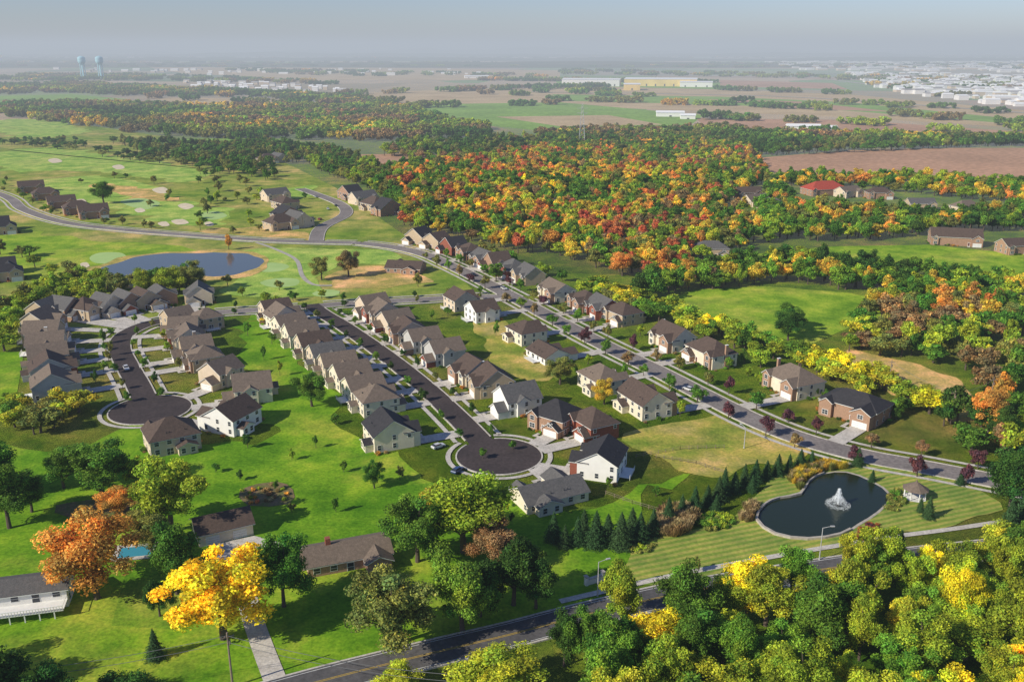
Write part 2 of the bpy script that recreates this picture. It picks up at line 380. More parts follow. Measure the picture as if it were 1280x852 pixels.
def win(T,Gm,face,c,a,z,w=1.1,h=1.5,mull=True):
    def bx(mb,a0,a1,z0,z1,d):
        if face=='f': mb.box(a0,a1,c-d,c+.02,z0,z1)
        if face=='b': mb.box(a0,a1,c-.02,c+d,z0,z1)
        if face=='l': mb.box(c-d,c+.02,a0,a1,z0,z1)
        if face=='r': mb.box(c-.02,c+d,a0,a1,z0,z1)
    bx(T,a-w/2-.13,a+w/2+.13,z-.13,z+h+.13,.05)
    bx(Gm,a-w/2,a+w/2,z,z+h,.07)
    if mull:
        bx(T,a-w/2,a+w/2,z+h/2-.04,z+h/2+.04,.09)
        if w>1.6: bx(T,a-.05,a+.05,z,z+h,.092)
HPOS=[]
def nearest(p,key):
    r=RD[key]; c=r['c']; best=min(c,key=lambda q:(p[0]-q[0])**2+(p[1]-q[1])**2); d=math.dist(p,best); w=r['w']/2
    if r['bulb']:
        d2=math.dist(p,r['bulb'][0])-r['bulb'][1]
        if d2<d-w: return r['bulb'][0],math.dist(p,r['bulb'][0]),r['bulb'][1]
    return best,d,w
BUSH=[]
def house(u,v,road=None,w=12,d=14,st=2,style=0,wall='beige',roof='tan',front=None,ang=None,flip=False,name='suburban_house',drive=True,chim=None):
    p=G(u,v)
    dist=None
    if road:
        q,dist,rw=nearest(p,road)
        if ang is None: ang=math.atan2(q[1]-p[1],q[0]-p[0])+math.pi/2
    else: ang=math.radians(ang or 0)
    HPOS.append((p[0],p[1],max(w,d)/2+2))
    R_=random.Random(int(u*31+v*7))
    W,R,T,Gm,D=MB(),MB(),MB(),MB(),MB()
    E=5.7 if st==2 else 3.1
    fl=-1 if flip else 1
    y0,y1=-d/2+2.2,d/2; x0,x1=-w/2,w/2; pit=R_.uniform(.55,.72)
    def xr(a,b): return (min(a*fl,b*fl),max(a*fl,b*fl))
    gy=-d/2
    if style==0:
        block(W,R,T,x0,x1,y0,y1,E,pit,'x')
        g=xr(x1-.25-6.4,x1-.25); block(W,R,T,g[0],g[1],gy,y0+3,E-.3 if st==2 else 3.0,pit,'y',mi=1)
        b=xr(x0+.6,x0+4.2); block(W,R,T,b[0],b[1],y0-1.2,y0+2,E-.5,pit+.1,'y',mi=0)
        win(T,Gm,'f',y0-1.2,sum(b)/2,1,1.9,1.5); 
        if st==2: win(T,Gm,'f',y0-1.2,sum(b)/2,3.6,1.9,1.4)
    elif style==1:
        block(W,R,T,x0,x1,y0,y1,E,pit,'y')
        g=xr(x1-.3-6.2,x1-.3); block(W,R,T,g[0],g[1],gy-1.5,y0+1.5,3.0,pit,'y',mi=1); gy-=1.5
        block(W,R,T,x0-.9,x1+.9,-2.2,2.6,E-.2,pit,'x')
    elif style==2:
        block(W,R,T,x0,x1,y0,y1,E,pit,'x',hip=True)
        g=xr(x1-.3-6.2,x1-.3); block(W,R,T,g[0],g[1],gy,y0+3,3.0 if R_.random()<.5 else E-.25,pit+.05,'y',mi=1)
        b=xr(x0+.5,x0+4.4); block(W,R,T,b[0],b[1],y0-.9,y0+3,E+.01,pit+.15,'y',mi=1)
        win(T,Gm,'f',y0-.9,sum(b)/2,1,1.9,1.5)
        if st==2: win(T,Gm,'f',y0-.9,sum(b)/2,3.7,1.5,1.4)
    else:
        block(W,R,T,x0,x1,y0,y1,E,pit*.8,'x',hip=(style==4))
        g=xr(x1-.4-6.6,x1-.4); block(W,R,T,g[0],g[1],gy-1.5,y0+3,E-.1,pit*.85,'y',mi=1); gy-=1.5
        b=xr(x0+1,x0+5.2); block(W,R,T,b[0],b[1],y0-1.5,y0+3,E-.12,pit,'y',mi=1)
        win(T,Gm,'f',y0-1.5,sum(b)/2,.9,1.9,1.5)
    gc=sum(g)/2
    T.box(gc-2.55,gc+2.55,gy-.05,gy+.02,0,2.4)
    for k in range(1,4): Gm.box(gc-2.4,gc+2.4,gy-.056,gy-.04,k*.6-.02,k*.6+.02)
    if st==2 and style!=1: win(T,Gm,'f',gy,gc,3.5,1.7,1.3)
    dx=(g[0]-1.2) if fl>0 else (g[1]+1.2)
    D.box(dx-.5,dx+.5,y0-.07,y0+.02,.2,2.3); T.box(dx-.7,dx+.7,y0-1.4,y0-.01,0,.2); T.box(dx-.65,dx+.65,y0-.05,y0+.02,.2,2.5)
    nz=[1.0]+([3.7] if st==2 else [])
    n=max(2,int(w/3.6))
    for z in nz:
        for i in range(n):
            a=x0+w*(i+.5)/n; win(T,Gm,'b',y1,a,z if (i!=n//2 or z>2) else .25,1.3 if (i!=n//2 or z>2) else 1.9,1.45 if (i!=n//2 or z>2) else 2.0)
        for i in range(max(2,int(d/4.5))):
            a=y0+1.5+(y1-y0-3)*i/max(1,int(d/4.5)-1)
            if R_.random()<.75: win(T,Gm,'l',x0 if style!=1 or abs(a)>3 else x0-.9,a,z,1.0,1.4)
            if R_.random()<.75: win(T,Gm,'r',x1 if style!=1 or abs(a)>3 else x1+.9,a,z,1.0,1.4)
    if R_.random()<.55 and style!=4:
        bw=w*.38; bx=R_.choice([-1,1])*w*.2
        block(W,R,T,bx-bw/2,bx+bw/2,y1-1,y1+2.6,2.95,.45,'y')
        for k in (-.25,.25): win(T,Gm,'b',y1+2.6,bx+k*bw,.8,1.2,1.5)
    else:
        D2=T; D2.box(-w*.25,w*.25,y1+.01,y1+3.2,.55,.7)
        for k in range(9): xx=-w*.25+.05+(w*.5-.1)*k/8; D2.box(xx-.04,xx+.04,y1+3.1,y1+3.19,0,1.6)
        D2.box(-w*.25,w*.25,y1+3.2,y1+3.28,1.6,1.7)
    if (chim if chim is not None else R_.random()<.07):
        xx=fl*(-w/2); W.box(xx-.4,xx+.4,1,2.2,0,E+pit*(y1-y0)/2*.75+.6,1 if front else 0)
        T.box(xx-.46,xx+.46,.94,2.26,E+pit*(y1-y0)/2*.75+.61,E+pit*(y1-y0)/2*.75+.7)
    for k in range(3):
        vx=R_.uniform(-w*.35,w*.35); vy=y1-1.6; zz=E+pit*1.6
        if style!=1: Gm.tube((vx,vy,zz-.3),(vx,vy,zz+.45),.1,.1,6)
    e=empty(name,(p[0],p[1],.03),ang)
    wm=[WALL[wall],WALL[front] if front else WALL[wall]]
    W.obj('walls',wm,e); R.obj('roof',[ROOF[roof]],e); T.obj('trim_and_garage_door',[TRIM],e); Gm.obj('windows',[GLASS],e); D.obj('front_door',[DOOR],e)
    ca,sa=math.cos(ang),math.sin(ang)
    def Wd(x,y): return (p[0]+x*ca-y*sa,p[1]+x*sa+y*ca)
    if drive and dist:
        L=-(dist-rw+.1); 
        if L<gy-1:
            mb=MB(); zz=.285
            mb.add([(*Wd(gc-2.7,gy),zz),(*Wd(gc+2.7,gy),zz),(*Wd(gc+2.7,L),.35),(*Wd(gc-2.7,L),.35)],[(0,3,2,1)])
            mb.add([(*Wd(dx-.6,y0-1.4),zz+.005),(*Wd(dx+.6,y0-1.4),zz+.005),(*Wd(dx+.6,gy-3),zz+.005),(*Wd(dx-.6,gy-3),zz+.005)],[(0,3,2,1)])
            mb.add([(*Wd(dx-.6,gy-3),zz+.03),(*Wd(dx-.6,gy-1.8),zz+.03),(*Wd(gc,gy-1.8),zz+.03),(*Wd(gc,gy-3),zz+.03)],[(0,1,2,3)])
            mb.obj('driveway',[conc])
    for k in range(13):
        if R_.random()<.6: bx,by=R_.uniform(x0,x1),R_.uniform(y0-1.6,y0-1)
        else: bx,by=R_.choice([x0-1.2,x1+1.2]),R_.uniform(y0,y1)
        if abs(bx-gc)<3.6 and by<y0+3: continue
        X,Y=Wd(bx,by); BUSH.append((X,Y,R_.uniform(.5,1.2)))
    return e
def row(lst,road,**kw):
    walls=kw.pop('walls',['cream','beige','tan','greysid','beige']); roofs=kw.pop('roofs',['tan','brown','grey','tan'])
    for i,(u,v) in enumerate(lst):
        r=random.Random(i*17+int(u))
        k=dict(w=11.5,d=15,st=2,style=r.choice([0,1,1,2,0]),wall=r.choice(walls),roof=r.choice(roofs),flip=r.random()<.5,front=r.choice([None,None,'brickt','brick']))
        k.update(kw); house(u,v,road,**k)
row([(348,396),(356,406),(366,416),(380,428),(396,441),(412,454),(427,467),(443,481),(459,496),(475,511)],'cds',walls=['cream','beige','cream','tan'])
house(490,552,'cds',13,15,2,0,'cream','dark',flip=True)
row([(464,392),(477,401),(492,412),(508,424),(526,436),(553,451)],'cds',roofs=['tan','brown','tan'])
row([(590,476),(612,490)],'cds',roofs=['dark','brown'])
house(643,512,'cds',12,15,2,1,'white','grey'); house(693,534,'cds',14,15,2,2,'brickt','dark','brickt'); house(738,543,'cds',13,13,2,2,'brick','brown','brick')
house(748,588,'cds',14,14,2,0,'white','dark','brick'); house(684,622,'cds',19,13,1,3,'cream','grey',flip=True,name='ranch_house')
row([(62,398),(85,396),(110,396),(136,392),(160,388),(182,384),(203,380),(250,378)],'loop',walls=['tan','beige','brickt'],roofs=['grey','brown','grey'],w=12)
row([(55,413),(60,427),(64,441),(66,456),(68,472),(72,492)],'loop',roofs=['tan','grey','brown'],w=12.5,d=16)
row([(222,408),(228,420),(234,433),(243,446),(254,459),(275,478)],'loop',walls=['tan','beige','cream'],roofs=['tan','tan','brown'],w=11.5,d=14)
house(258,408,'cross',12,13,2,2,'tan','tan'); house(312,497,'loop',14,15,2,1,'cream','tan'); house(288,532,'loop',14,15,2,0,'white','brown'); house(215,556,'loop',15,15,2,2,'beige','brown',flip=True)
house(578,384,'main',13,14,2,0,'beige','brown'); house(605,398,'main',13,14,2,1,'white','brown')
house(660,425,'main',14,14,2,2,'cream','brown'); house(688,447,'main',15,14,1,3,'white','brown',flip=True)
house(755,485,'main',15,14,2,2,'cream','tan','brickt'); house(808,512,'main',17,14,2,0,'cream','brown','brickt',flip=True)
row([(523,304),(545,309),(566,316),(586,322),(604,331),(620,337),(640,345),(660,353)],'main',walls=['brickt','brick','tan'],roofs=['brown','grey','brown','dark'],w=14,d=14)
house(694,373,'main',17,14,2,0,'cream','tan','brickt');house(730,386,'main',15,14,2,2,'brickt','brown');house(752,394,'main',15,14,2,0,'brick','grey');house(776,402,'main',15,14,2,2,'tan','brown')
house(838,433,'main',16,14,2,0,'cream','brown','brickt');house(885,452,'main',18,14,2,2,'cream','brown','brickt',flip=True)
house(988,488,'main',18,15,2,2,'cream','tan','brickt');house(1066,520,'main',20,15,2,4,'brickt','dark','brickt')
house(508,338,None,20,16,1,3,'brickt','brown',ang=170,drive=False)
for i,(u,v) in enumerate([(40,240),(58,249),(78,259),(98,267),(118,272)]): house(u,v,None,20,15,2,[0,2][i%2],'brickt','brown',ang=30,drive=False)
for i,(u,v) in enumerate([(-4,288),(4,292),(0,342),(8,350)]): house(u,v,None,17,13,2,[0,2][i%2],'tan','dark',ang=30,drive=False)
for i,(u,v) in enumerate([(345,250),(358,260),(360,276),(374,282),(352,286),(440,248),(455,254),(470,262),(485,268),(350,202),(335,204)]):
    house(u,v,None,20,16,2,[0,2,1][i%3],['beige','tan','brickt'][i%3],['grey','brown','dark'][i%3],ang=[40,130][i%2],drive=False,name='townhouse')
house(1030,243,None,34,20,2,2,'brickt','red',ang=15,drive=False,name='red_roof_house')
for i,(u,v,a) in enumerate([(935,248,10),(962,262,-10),(945,258,30),(1098,248,0),(1150,262,0),(1207,266,20),(1270,316,10),(888,320,0),(1060,246,30)]):
    house(u,v,None,20,14,2,[0,2][i%2],['brickt','tan','beige'][i%3],['brown','grey','tan'][i%3],ang=a,drive=False)
house(1193,305,None,30,16,2,0,'brickt','brown',ang=-15,drive=False)
def simple_house(name,u,v,w,d,E,ang,wall,roof,pitch=.42,garage=0,chim=False,deck=False):
    p=G(u,v); HPOS.append((*p,max(w,d)/2+2)); W,R,T,Gm,C=MB(),MB(),MB(),MB(),MB()
    block(W,R,T,-w/2,w/2,-d/2,d/2,E,pitch,'x',o=.6)
    if garage:
        for k in range(garage):
            a=-w/2+w*(k+.5)/garage; T.box(a-1.7,a+1.7,-d/2-.06,-d/2+.02,0,2.5)
            for zz in (.6,1.2,1.8): Gm.box(a-1.6,a+1.6,-d/2-.066,-d/2-.05,zz,zz+.04)
    else:
        n=int(w/3.5)
        for i in range(n): win(T,Gm,'f',-d/2,-w/2+w*(i+.5)/n,(.9 if i!=n//2 else .1)+(2.1 if deck else 0),1.5,1.3 if i!=n//2 else 2.1)
        for i in range(2): win(T,Gm,'l',-w/2,-d/4+i*d/2,.9); win(T,Gm,'r',w/2,-d/4+i*d/2,.9)
    if chim:
        C.box(-w*.22-.6,-w*.22+.6,-.5,.9,E,E+pitch*d/2+1.4)
        block(W,R,T,w/2-6.5,w/2-.6,-d/2-3.2,-d/2+2.5,E-.06,pitch,'y',o=.6); win(T,Gm,'f',-d/2-3.2,w/2-3.5,.9,1.9,1.3)
    if deck:
        T.box(-w/2,w/2,-d/2-4.5,-d/2-.01,1.9,2.1)
        for i in range(int(w/.6)+1):
            x=-w/2+.05+i*.6; T.box(x-.05,x+.05,-d/2-4.54,-d/2-4.44,2.1,3.1)
            if i%5==0: T.box(x-.12,x+.12,-d/2-4.43,-d/2-4.2,0,1.9)
        T.box(-w/2,w/2,-d/2-4.58,-d/2-4.4,3.1,3.22); T.box(-w/2,w/2,-d/2-4.53,-d/2-4.45,2.5,2.58)
        T.box(w/2-.1,w/2,-d/2-4.4,-d/2-.02,3.1,3.22)
    e=empty(name,(*p,.03),math.radians(ang))
    W.obj('walls',[WALL[wall]],e);R.obj('roof',[ROOF[roof]],e);T.obj('trim',[TRIM],e);Gm.obj('windows',[GLASS],e)
    if C.v: C.obj('chimney',[WALL['brick']],e)
simple_house('detached_garage',279,666,13.5,9.5,3.8,28,'cream','brown',.5,garage=2)
simple_house('ranch_house',434,700,20,10,3.3,20,'brickt','tan',.46,chim=True)
simple_house('garden_room',374,706,7,6,2.8,16,'brickt','tan',.4)
simple_house('house_with_deck',40,752,17,8,5.0,14,'white','grey',.4,deck=True)
# ---------------------------------------------------------------- trees
def cloud(seed,blobs,nleaf,ls,core=.55,updir=.25,rj=(.55,1.25)):
    rng=np.random.default_rng(seed)
    B=np.array(blobs); wgt=B[:,3]**2; wgt/=wgt.sum()
    bi=rng.choice(len(B),nleaf,p=wgt)
    d=rng.normal(size=(nleaf,3)); d[:,2]+=updir; d/=np.linalg.norm(d,axis=1)[:,None]
    r=B[bi,3]*rng.uniform(rj[0],rj[1],nleaf)
    p=B[bi,:3]+d*r[:,None]*np.array([1,1,.8])
    nrm=d+rng.normal(size=(nleaf,3))*.6; nrm/=np.linalg.norm(nrm,axis=1)[:,None]
    t=np.cross(nrm,rng.normal(size=(nleaf,3))); t/=np.linalg.norm(t,axis=1)[:,None]
    b=np.cross(nrm,t); s=(ls*rng.uniform(.5,1.3,nleaf))[:,None]
    v=np.stack([p-t*s*.6,p-b*s*.38,p+t*s*.6,p+b*s*.38],axis=1).reshape(-1,3)
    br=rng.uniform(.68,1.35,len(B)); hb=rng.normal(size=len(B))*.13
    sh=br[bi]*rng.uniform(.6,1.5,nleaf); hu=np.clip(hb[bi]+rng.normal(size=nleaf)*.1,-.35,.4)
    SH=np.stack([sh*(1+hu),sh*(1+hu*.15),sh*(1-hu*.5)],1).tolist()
    V=[tuple(x) for x in v.tolist()]; Fc=[(4*i,4*i+1,4*i+2,4*i+3) for i in range(nleaf)]
    g=(1+5**.5)/2
    ico=[(-1,g,0),(1,g,0),(-1,-g,0),(1,-g,0),(0,-1,g),(0,1,g),(0,-1,-g),(0,1,-g),(g,0,-1),(g,0,1),(-g,0,-1),(-g,0,1)]
    icf=[(0,11,5),(0,5,1),(0,1,7),(0,7,10),(0,10,11),(1,5,9),(5,11,4),(11,10,2),(10,7,6),(7,1,8),(3,9,4),(3,4,2),(3,2,6),(3,6,8),(3,8,9),(4,9,5),(2,4,11),(6,2,10),(8,6,7),(9,8,1)]
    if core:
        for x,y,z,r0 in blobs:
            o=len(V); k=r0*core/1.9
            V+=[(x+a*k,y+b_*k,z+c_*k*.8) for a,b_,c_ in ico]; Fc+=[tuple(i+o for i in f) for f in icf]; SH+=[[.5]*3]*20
    return V,Fc,SH
def finish(name,V,Fc,SH,tr=None):
    mi=[0]*len(Fc)
    SH=[s if isinstance(s,list) else [s]*3 for s in SH]
    if tr:
        o=len(V); V=V+tr.v; Fc=Fc+[tuple(i+o for i in f) for f in tr.f]; SH=SH+[[1]*3]*len(tr.f); mi+=[1]*len(tr.f)
    me=bpy.data.meshes.new(name); me.from_pydata(V,[],Fc); me.materials.append(FOL); me.materials.append(BARK)
    me.polygons.foreach_set('material_index',mi)
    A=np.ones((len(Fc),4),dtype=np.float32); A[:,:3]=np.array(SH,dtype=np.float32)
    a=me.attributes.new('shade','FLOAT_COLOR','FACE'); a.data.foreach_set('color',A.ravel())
    me.update(); return me
def decid(name,seed,nleaf,ls,nb,R=4.4,zc=7.0,rz=4.2,limbs=True,br=(.7,1.5)):
    r=random.Random(seed); bl=[]
    ax,ay=r.uniform(.8,1.15),r.uniform(.8,1.15); lean=(r.uniform(-.6,.6),r.uniform(-.6,.6))
    for i in range(nb):
        t=r.uniform(0,2*math.pi); ph=math.asin(r.uniform(-.85,1)); k=r.uniform(.35,.95)
        lob=1+.2*math.sin(3*t+seed)+.12*math.sin(5*t+seed*2)
        bl.append((R*k*lob*ax*math.cos(ph)*math.cos(t)+lean[0],R*k*lob*ay*math.cos(ph)*math.sin(t)+lean[1],zc+rz*k*math.sin(ph)*r.uniform(.8,1.15),r.uniform(*br)))
    bl.append((0,0,zc-.4,2.6))
    V,Fc,SH=cloud(seed,bl,nleaf,ls)
    tr=MB(); tr.tube((0,0,-.1),(.15,0,3.2),.38,.26,8); tr.tube((.15,0,3.2),(0,.1,zc+1),.26,.1,6)
    if limbs:
        for b in bl[:10]: tr.tube((.1,0,r.uniform(2.2,4.5)),b[:3],.14,.05,5)
    return finish(name,V,Fc,SH,tr)
def conifer(name,seed,n,ls):
    rng=np.random.default_rng(seed); Hh=12; z=.6+ (Hh-.6)*(1-np.sqrt(rng.uniform(0,1,n)))
    lay=np.floor(z/.75); fr=(z/.75-lay)
    rl=rng.uniform(.75,1.15,40)[lay.astype(int)]
    Rm=((Hh-z)/Hh)**.85*3.5*(1.1-.4*fr)*rl
    t=rng.uniform(0,2*math.pi,n); arm=np.cos(t*6+lay*2.3)*.28+.8
    r=Rm*arm*np.sqrt(rng.uniform(.2,1.15,n))
    p=np.stack([r*np.cos(t),r*np.sin(t),z-r*.15+rng.normal(size=n)*.12],1)
    d=np.stack([np.cos(t),np.sin(t),np.full(n,.55)],1)+rng.normal(size=(n,3))*.5; d/=np.linalg.norm(d,axis=1)[:,None]
    tt=np.cross(d,rng.normal(size=(n,3))); tt/=np.linalg.norm(tt,axis=1)[:,None]; b=np.cross(d,tt); s=(ls*rng.uniform(.6,1.3,n))[:,None]
    v=np.stack([p-tt*s*.7,p-b*s*.25,p+tt*s*.7,p+b*s*.25],axis=1).reshape(-1,3)
    tr=MB(); tr.tube((0,0,-.1),(0,0,11.5),.25,.04,7)
    return finish(name,[tuple(x) for x in v.tolist()],[(4*i,4*i+1,4*i+2,4*i+3) for i in range(n)],rng.uniform(.5,1.5,n).tolist(),tr)
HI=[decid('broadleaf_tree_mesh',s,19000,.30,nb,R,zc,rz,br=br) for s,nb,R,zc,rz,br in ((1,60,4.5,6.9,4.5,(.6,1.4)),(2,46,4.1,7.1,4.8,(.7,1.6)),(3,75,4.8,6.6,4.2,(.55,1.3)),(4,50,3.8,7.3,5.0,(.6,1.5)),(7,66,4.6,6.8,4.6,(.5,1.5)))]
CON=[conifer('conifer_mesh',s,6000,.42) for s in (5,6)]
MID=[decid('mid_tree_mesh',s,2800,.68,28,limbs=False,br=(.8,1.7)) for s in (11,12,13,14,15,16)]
def cluster(name,seed):
    r=random.Random(seed); bl=[]
    for i in range(26):
        t=r.uniform(0,6.28); k=26*math.sqrt(r.random()); x,y=k*math.cos(t),k*math.sin(t); h=r.uniform(6,12)
        for j in range(3): bl.append((x+r.uniform(-2.5,2.5),y+r.uniform(-2.5,2.5),h-r.uniform(0,5),r.uniform(2.4,3.8)))
    V,Fc,SH=cloud(seed,bl,3800,2.1,core=.8,rj=(.6,1.15)); return finish(name,V,Fc,SH)
CLU=[cluster('tree_cluster_mesh',s) for s in (21,22,23,24)]
def bushm(name,seed):
    r=random.Random(seed); bl=[(r.uniform(-.5,.5),r.uniform(-.5,.5),r.uniform(.3,.8),r.uniform(.35,.55)) for i in range(7)]
    V,Fc,SH=cloud(seed,bl,500,.22); return finish(name,V,Fc,SH)
BU=[bushm('bush_mesh',s) for s in (31,32)]
def grassm(name,seed):
    rng=random.Random(seed); V=[];Fc=[];SH=[]
    for i in range(260):
        t=rng.uniform(0,6.28); r0=rng.uniform(0,.35); r1=r0+rng.uniform(.1,.8); h=rng.uniform(.8,1.7)
        x,y=math.cos(t),math.sin(t); o=len(V); wv=.06
        V+=[(x*r0-y*wv,y*r0+x*wv,0),(x*r0+y*wv,y*r0-x*wv,0),(x*r1+y*wv*.5,y*r1-x*wv*.5,h),(x*r1-y*wv*.5,y*r1+x*wv*.5,h)]; Fc.append((o,o+1,o+2,o+3)); SH.append(rng.uniform(.6,1.3))
    return finish(name,V,Fc,SH)
GRS=[grassm('ornamental_grass_mesh',41)]
def mkcoll(name,meshes):
    c=bpy.data.collections.new(name)
    for i,m in enumerate(meshes):
        o=bpy.data.objects.new('%s_%d'%(name,i),m); c.objects.link(o)
    return c
C_HI=mkcoll('proto_tree',HI+CON); C_MID=mkcoll('proto_mid',MID+CON); C_CLU=mkcoll('proto_cluster',CLU); C_BU=mkcoll('proto_bush',BU+GRS)
def gn(coll):
    ng=bpy.data.node_groups.new('scatter_'+coll.name,'GeometryNodeTree')
    ng.interface.new_socket('Geometry',in_out='INPUT',socket_type='NodeSocketGeometry'); ng.interface.new_socket('Geometry',in_out='OUTPUT',socket_type='NodeSocketGeometry')
    N=ng.nodes.new; L=ng.links.new
    gi=N('NodeGroupInput'); go=N('NodeGroupOutput'); ip=N('GeometryNodeInstanceOnPoints'); ci=N('GeometryNodeCollectionInfo')
    ci.inputs['Collection'].default_value=coll; ci.inputs['Separate Children'].default_value=True; ci.inputs['Reset Children'].default_value=True
    def na(nm,t):
        a=N('GeometryNodeInputNamedAttribute'); a.data_type=t; a.inputs['Name'].default_value=nm; return a.outputs['Attribute']
    L(gi.outputs[0],ip.inputs['Points']); L(ci.outputs[0],ip.inputs['Instance']); ip.inputs['Pick Instance'].default_value=True
    L(na('pidx','INT'),ip.inputs['Instance Index'])
    e=N('FunctionNodeEulerToRotation'); cx=N('ShaderNodeCombineXYZ'); L(na('rot','FLOAT'),cx.inputs['Z']); L(cx.outputs[0],e.inputs[0]); L(e.outputs[0],ip.inputs['Rotation'])
    L(na('scl','FLOAT_VECTOR'),ip.inputs['Scale']); L(ip.outputs[0],go.inputs[0]); return ng
NG={c.name:gn(c) for c in (C_HI,C_MID,C_CLU,C_BU)}
def scatter(name,pts,coll):
    n=len(pts)
    if not n: return
    me=bpy.data.meshes.new(name); me.from_pydata([p[:3] for p in pts],[],[])
    def at(nm,t,key,arr): a=me.attributes.new(nm,t,'POINT'); a.data.foreach_set(key,np.array(arr).ravel())
    at('rot','FLOAT','value',np.array([p[3] for p in pts],dtype=np.float32))
    at('scl','FLOAT_VECTOR','vector',np.array([p[4] for p in pts],dtype=np.float32))
    at('tint','FLOAT_COLOR','color',np.array([(*p[5],1) for p in pts],dtype=np.float32))
    at('pidx','INT','value',np.array([p[6] for p in pts],dtype=np.int32))
    o=bpy.data.objects.new(name,me); sc.collection.objects.link(o)
    m=o.modifiers.new('scatter','NODES'); m.node_group=NG[coll.name]; return o
TI=dict(dg=(.06,.135,.018),g=(.115,.245,.024),g2=(.185,.34,.03),yg=(.34,.44,.032),yg2=(.52,.54,.038),y=(.92,.76,.03),gold=(.72,.52,.055),o=(.74,.37,.07),r=(.58,.18,.065),br=(.36,.24,.095),ol=(.25,.26,.055),pu=(.16,.06,.07),con=(.05,.115,.035),tan=(.5,.38,.18))
def inpoly(x,y,P_):
    c=False; j=len(P_)-1
    for i in range(len(P_)):
        xi,yi=P_[i]; xj,yj=P_[j]
        if (yi>y)!=(yj>y) and x<(xj-xi)*(y-yi)/(yj-yi)+xi: c=not c
        j=i
    return c
def fill(pix,sp,pal,hr=(8,15.5),wr=(6.5,13),nproto=6,first=0,dens=1.0,clear=True,nscale=45,seed=0,unit=(9,12),sg=.24):
    Pw=[G(*q) for q in pix]; xs=[q[0] for q in Pw]; ys=[q[1] for q in Pw]; out=[]
    r=random.Random(seed+len(pix)*3+int(xs[0])); y=min(ys)
    while y<max(ys):
        x=min(xs)
        while x<max(xs):
            px,py=x+r.uniform(-.5,.5)*sp,y+r.uniform(-.5,.5)*sp; x+=sp
            if r.random()>dens or not inpoly(px,py,Pw): continue
            if clear and (onroad((px,py),m=4) or any((px-h[0])**2+(py-h[1])**2<(h[2]+2)**2 for h in HPOS)): continue
            f=.48+.65*noise.noise(Vector((px/nscale,py/nscale,seed+.5)))+r.gauss(0,sg)
            c=TI[pal[max(0,min(len(pal)-1,int(f*len(pal))))]]; k=r.uniform(.75,1.25)
            w=r.uniform(*wr)/unit[0]; h=r.uniform(*hr)/unit[1]
            out.append((px,py,0,r.uniform(0,6.28),(w,w*r.uniform(.9,1.1),h),tuple(q*k for q in c),first+r.randrange(nproto)))
        y+=sp
    return out
AUT=['g','dg','ol','g','yg','g2','gold','yg','ol','o','br','yg2','gold','o','yg','r']
f1=fill([(470,215),(560,205),(700,188),(850,180),(940,190),(960,225),(935,245),(900,262),(985,280),(985,300),(900,318),(868,338),(815,352),(740,335),(700,320),(650,318),(600,305),(545,292),(505,285),(500,250)],8.8,AUT,seed=3)
f1+=fill([(545,235),(640,222),(700,235),(720,290),(640,300),(560,280)],20,['o','gold','o','yg2','r','y'],hr=(11,15),seed=4)
f1+=fill([(370,195),(410,188),(470,210),(500,245),(500,268),(470,240),(400,215)],9,['g','ol','yg'],seed=5)
f1+=fill([(960,230),(1000,262),(1100,268),(1180,275),(1280,268),(1280,290),(1180,292),(1100,300),(1000,305),(940,285)],8.5,['dg','g','yg','g','g2','ol','gold','o'],seed=6)
f1+=fill([(960,222),(1060,226),(1180,225),(1280,235),(1280,258),(1120,240),(1000,238)],9,['g','ol','yg','g','gold','yg','o'],seed=7,dens=.8)
f1+=fill([(775,365),(850,345),(960,335),(990,322),(1110,345),(1180,352),(1280,362),(1280,400),(1200,385),(1110,372),(1010,356),(940,357),(850,366),(800,378)],8,['dg','g','g','yg','g2','gold'],seed=8)
f1+=fill([(1110,372),(1200,380),(1280,385),(1280,500),(1230,500),(1215,470),(1130,448),(1060,440),(1070,410)],8.5,['g','ol','g','yg','br','yg2','g','gold','o','ol'],seed=9)
f1+=fill([(740,355),(800,378),(860,402),(950,428),(1010,450),(1100,475),(1200,520),(1190,530),(1090,500),(1000,462),(930,445),(850,418),(790,392),(735,368)],7.5,['g','yg','yg2','y','yg','g2','yg2'],hr=(7,11),seed=10)
f1+=fill([(1170,520),(1240,505),(1280,505),(1280,575),(1200,565)],8,['o','dg','g','br','yg'],seed=11)
f1+=fill([(0,388),(60,368),(110,352),(160,358),(235,352),(240,368),(180,372),(110,384),(40,395),(10,440),(0,440)],8,['yg','ol','yg','g'],hr=(8,13),seed=12)
f1+=fill([(0,503),(60,500),(125,505),(140,520),(90,540),(0,548)],8,['yg','yg2','ol','g'],hr=(7,10),seed=13)
f1+=fill([(300,368),(420,374),(420,378),(300,383)],14,['g','yg'],hr=(4,6),wr=(4,5),seed=14)
f1+=fill([(235,352),(300,350),(420,362),(520,355),(540,366),(300,375)],24,['g','ol'],hr=(5,8),wr=(5,6),seed=15)
f1+=fill([(130,178),(260,183),(340,200),(345,228),(260,212),(190,196)],11,['g','ol','dg'],seed=16,dens=.8)
f1+=fill([(270,188),(330,180),(400,190),(370,205),(310,206)],9,['dg','g','ol'],seed=17)
f1+=fill([(0,215),(240,225),(420,255),(330,300),(0,238)],32,['g','ol','yg'],hr=(4,9),wr=(4,7),seed=18,dens=.4)
f1+=fill([(250,200),(330,240),(340,300),(240,296)],20,['g','ol','yg'],hr=(6,10),wr=(5,8),seed=19,dens=.6)
f1+=fill([(0,228),(60,262),(160,280),(330,294),(330,297),(150,284),(50,268),(0,240)],9,['g','ol','yg','g2'],hr=(4,7),wr=(4,6),seed=31,dens=.5)
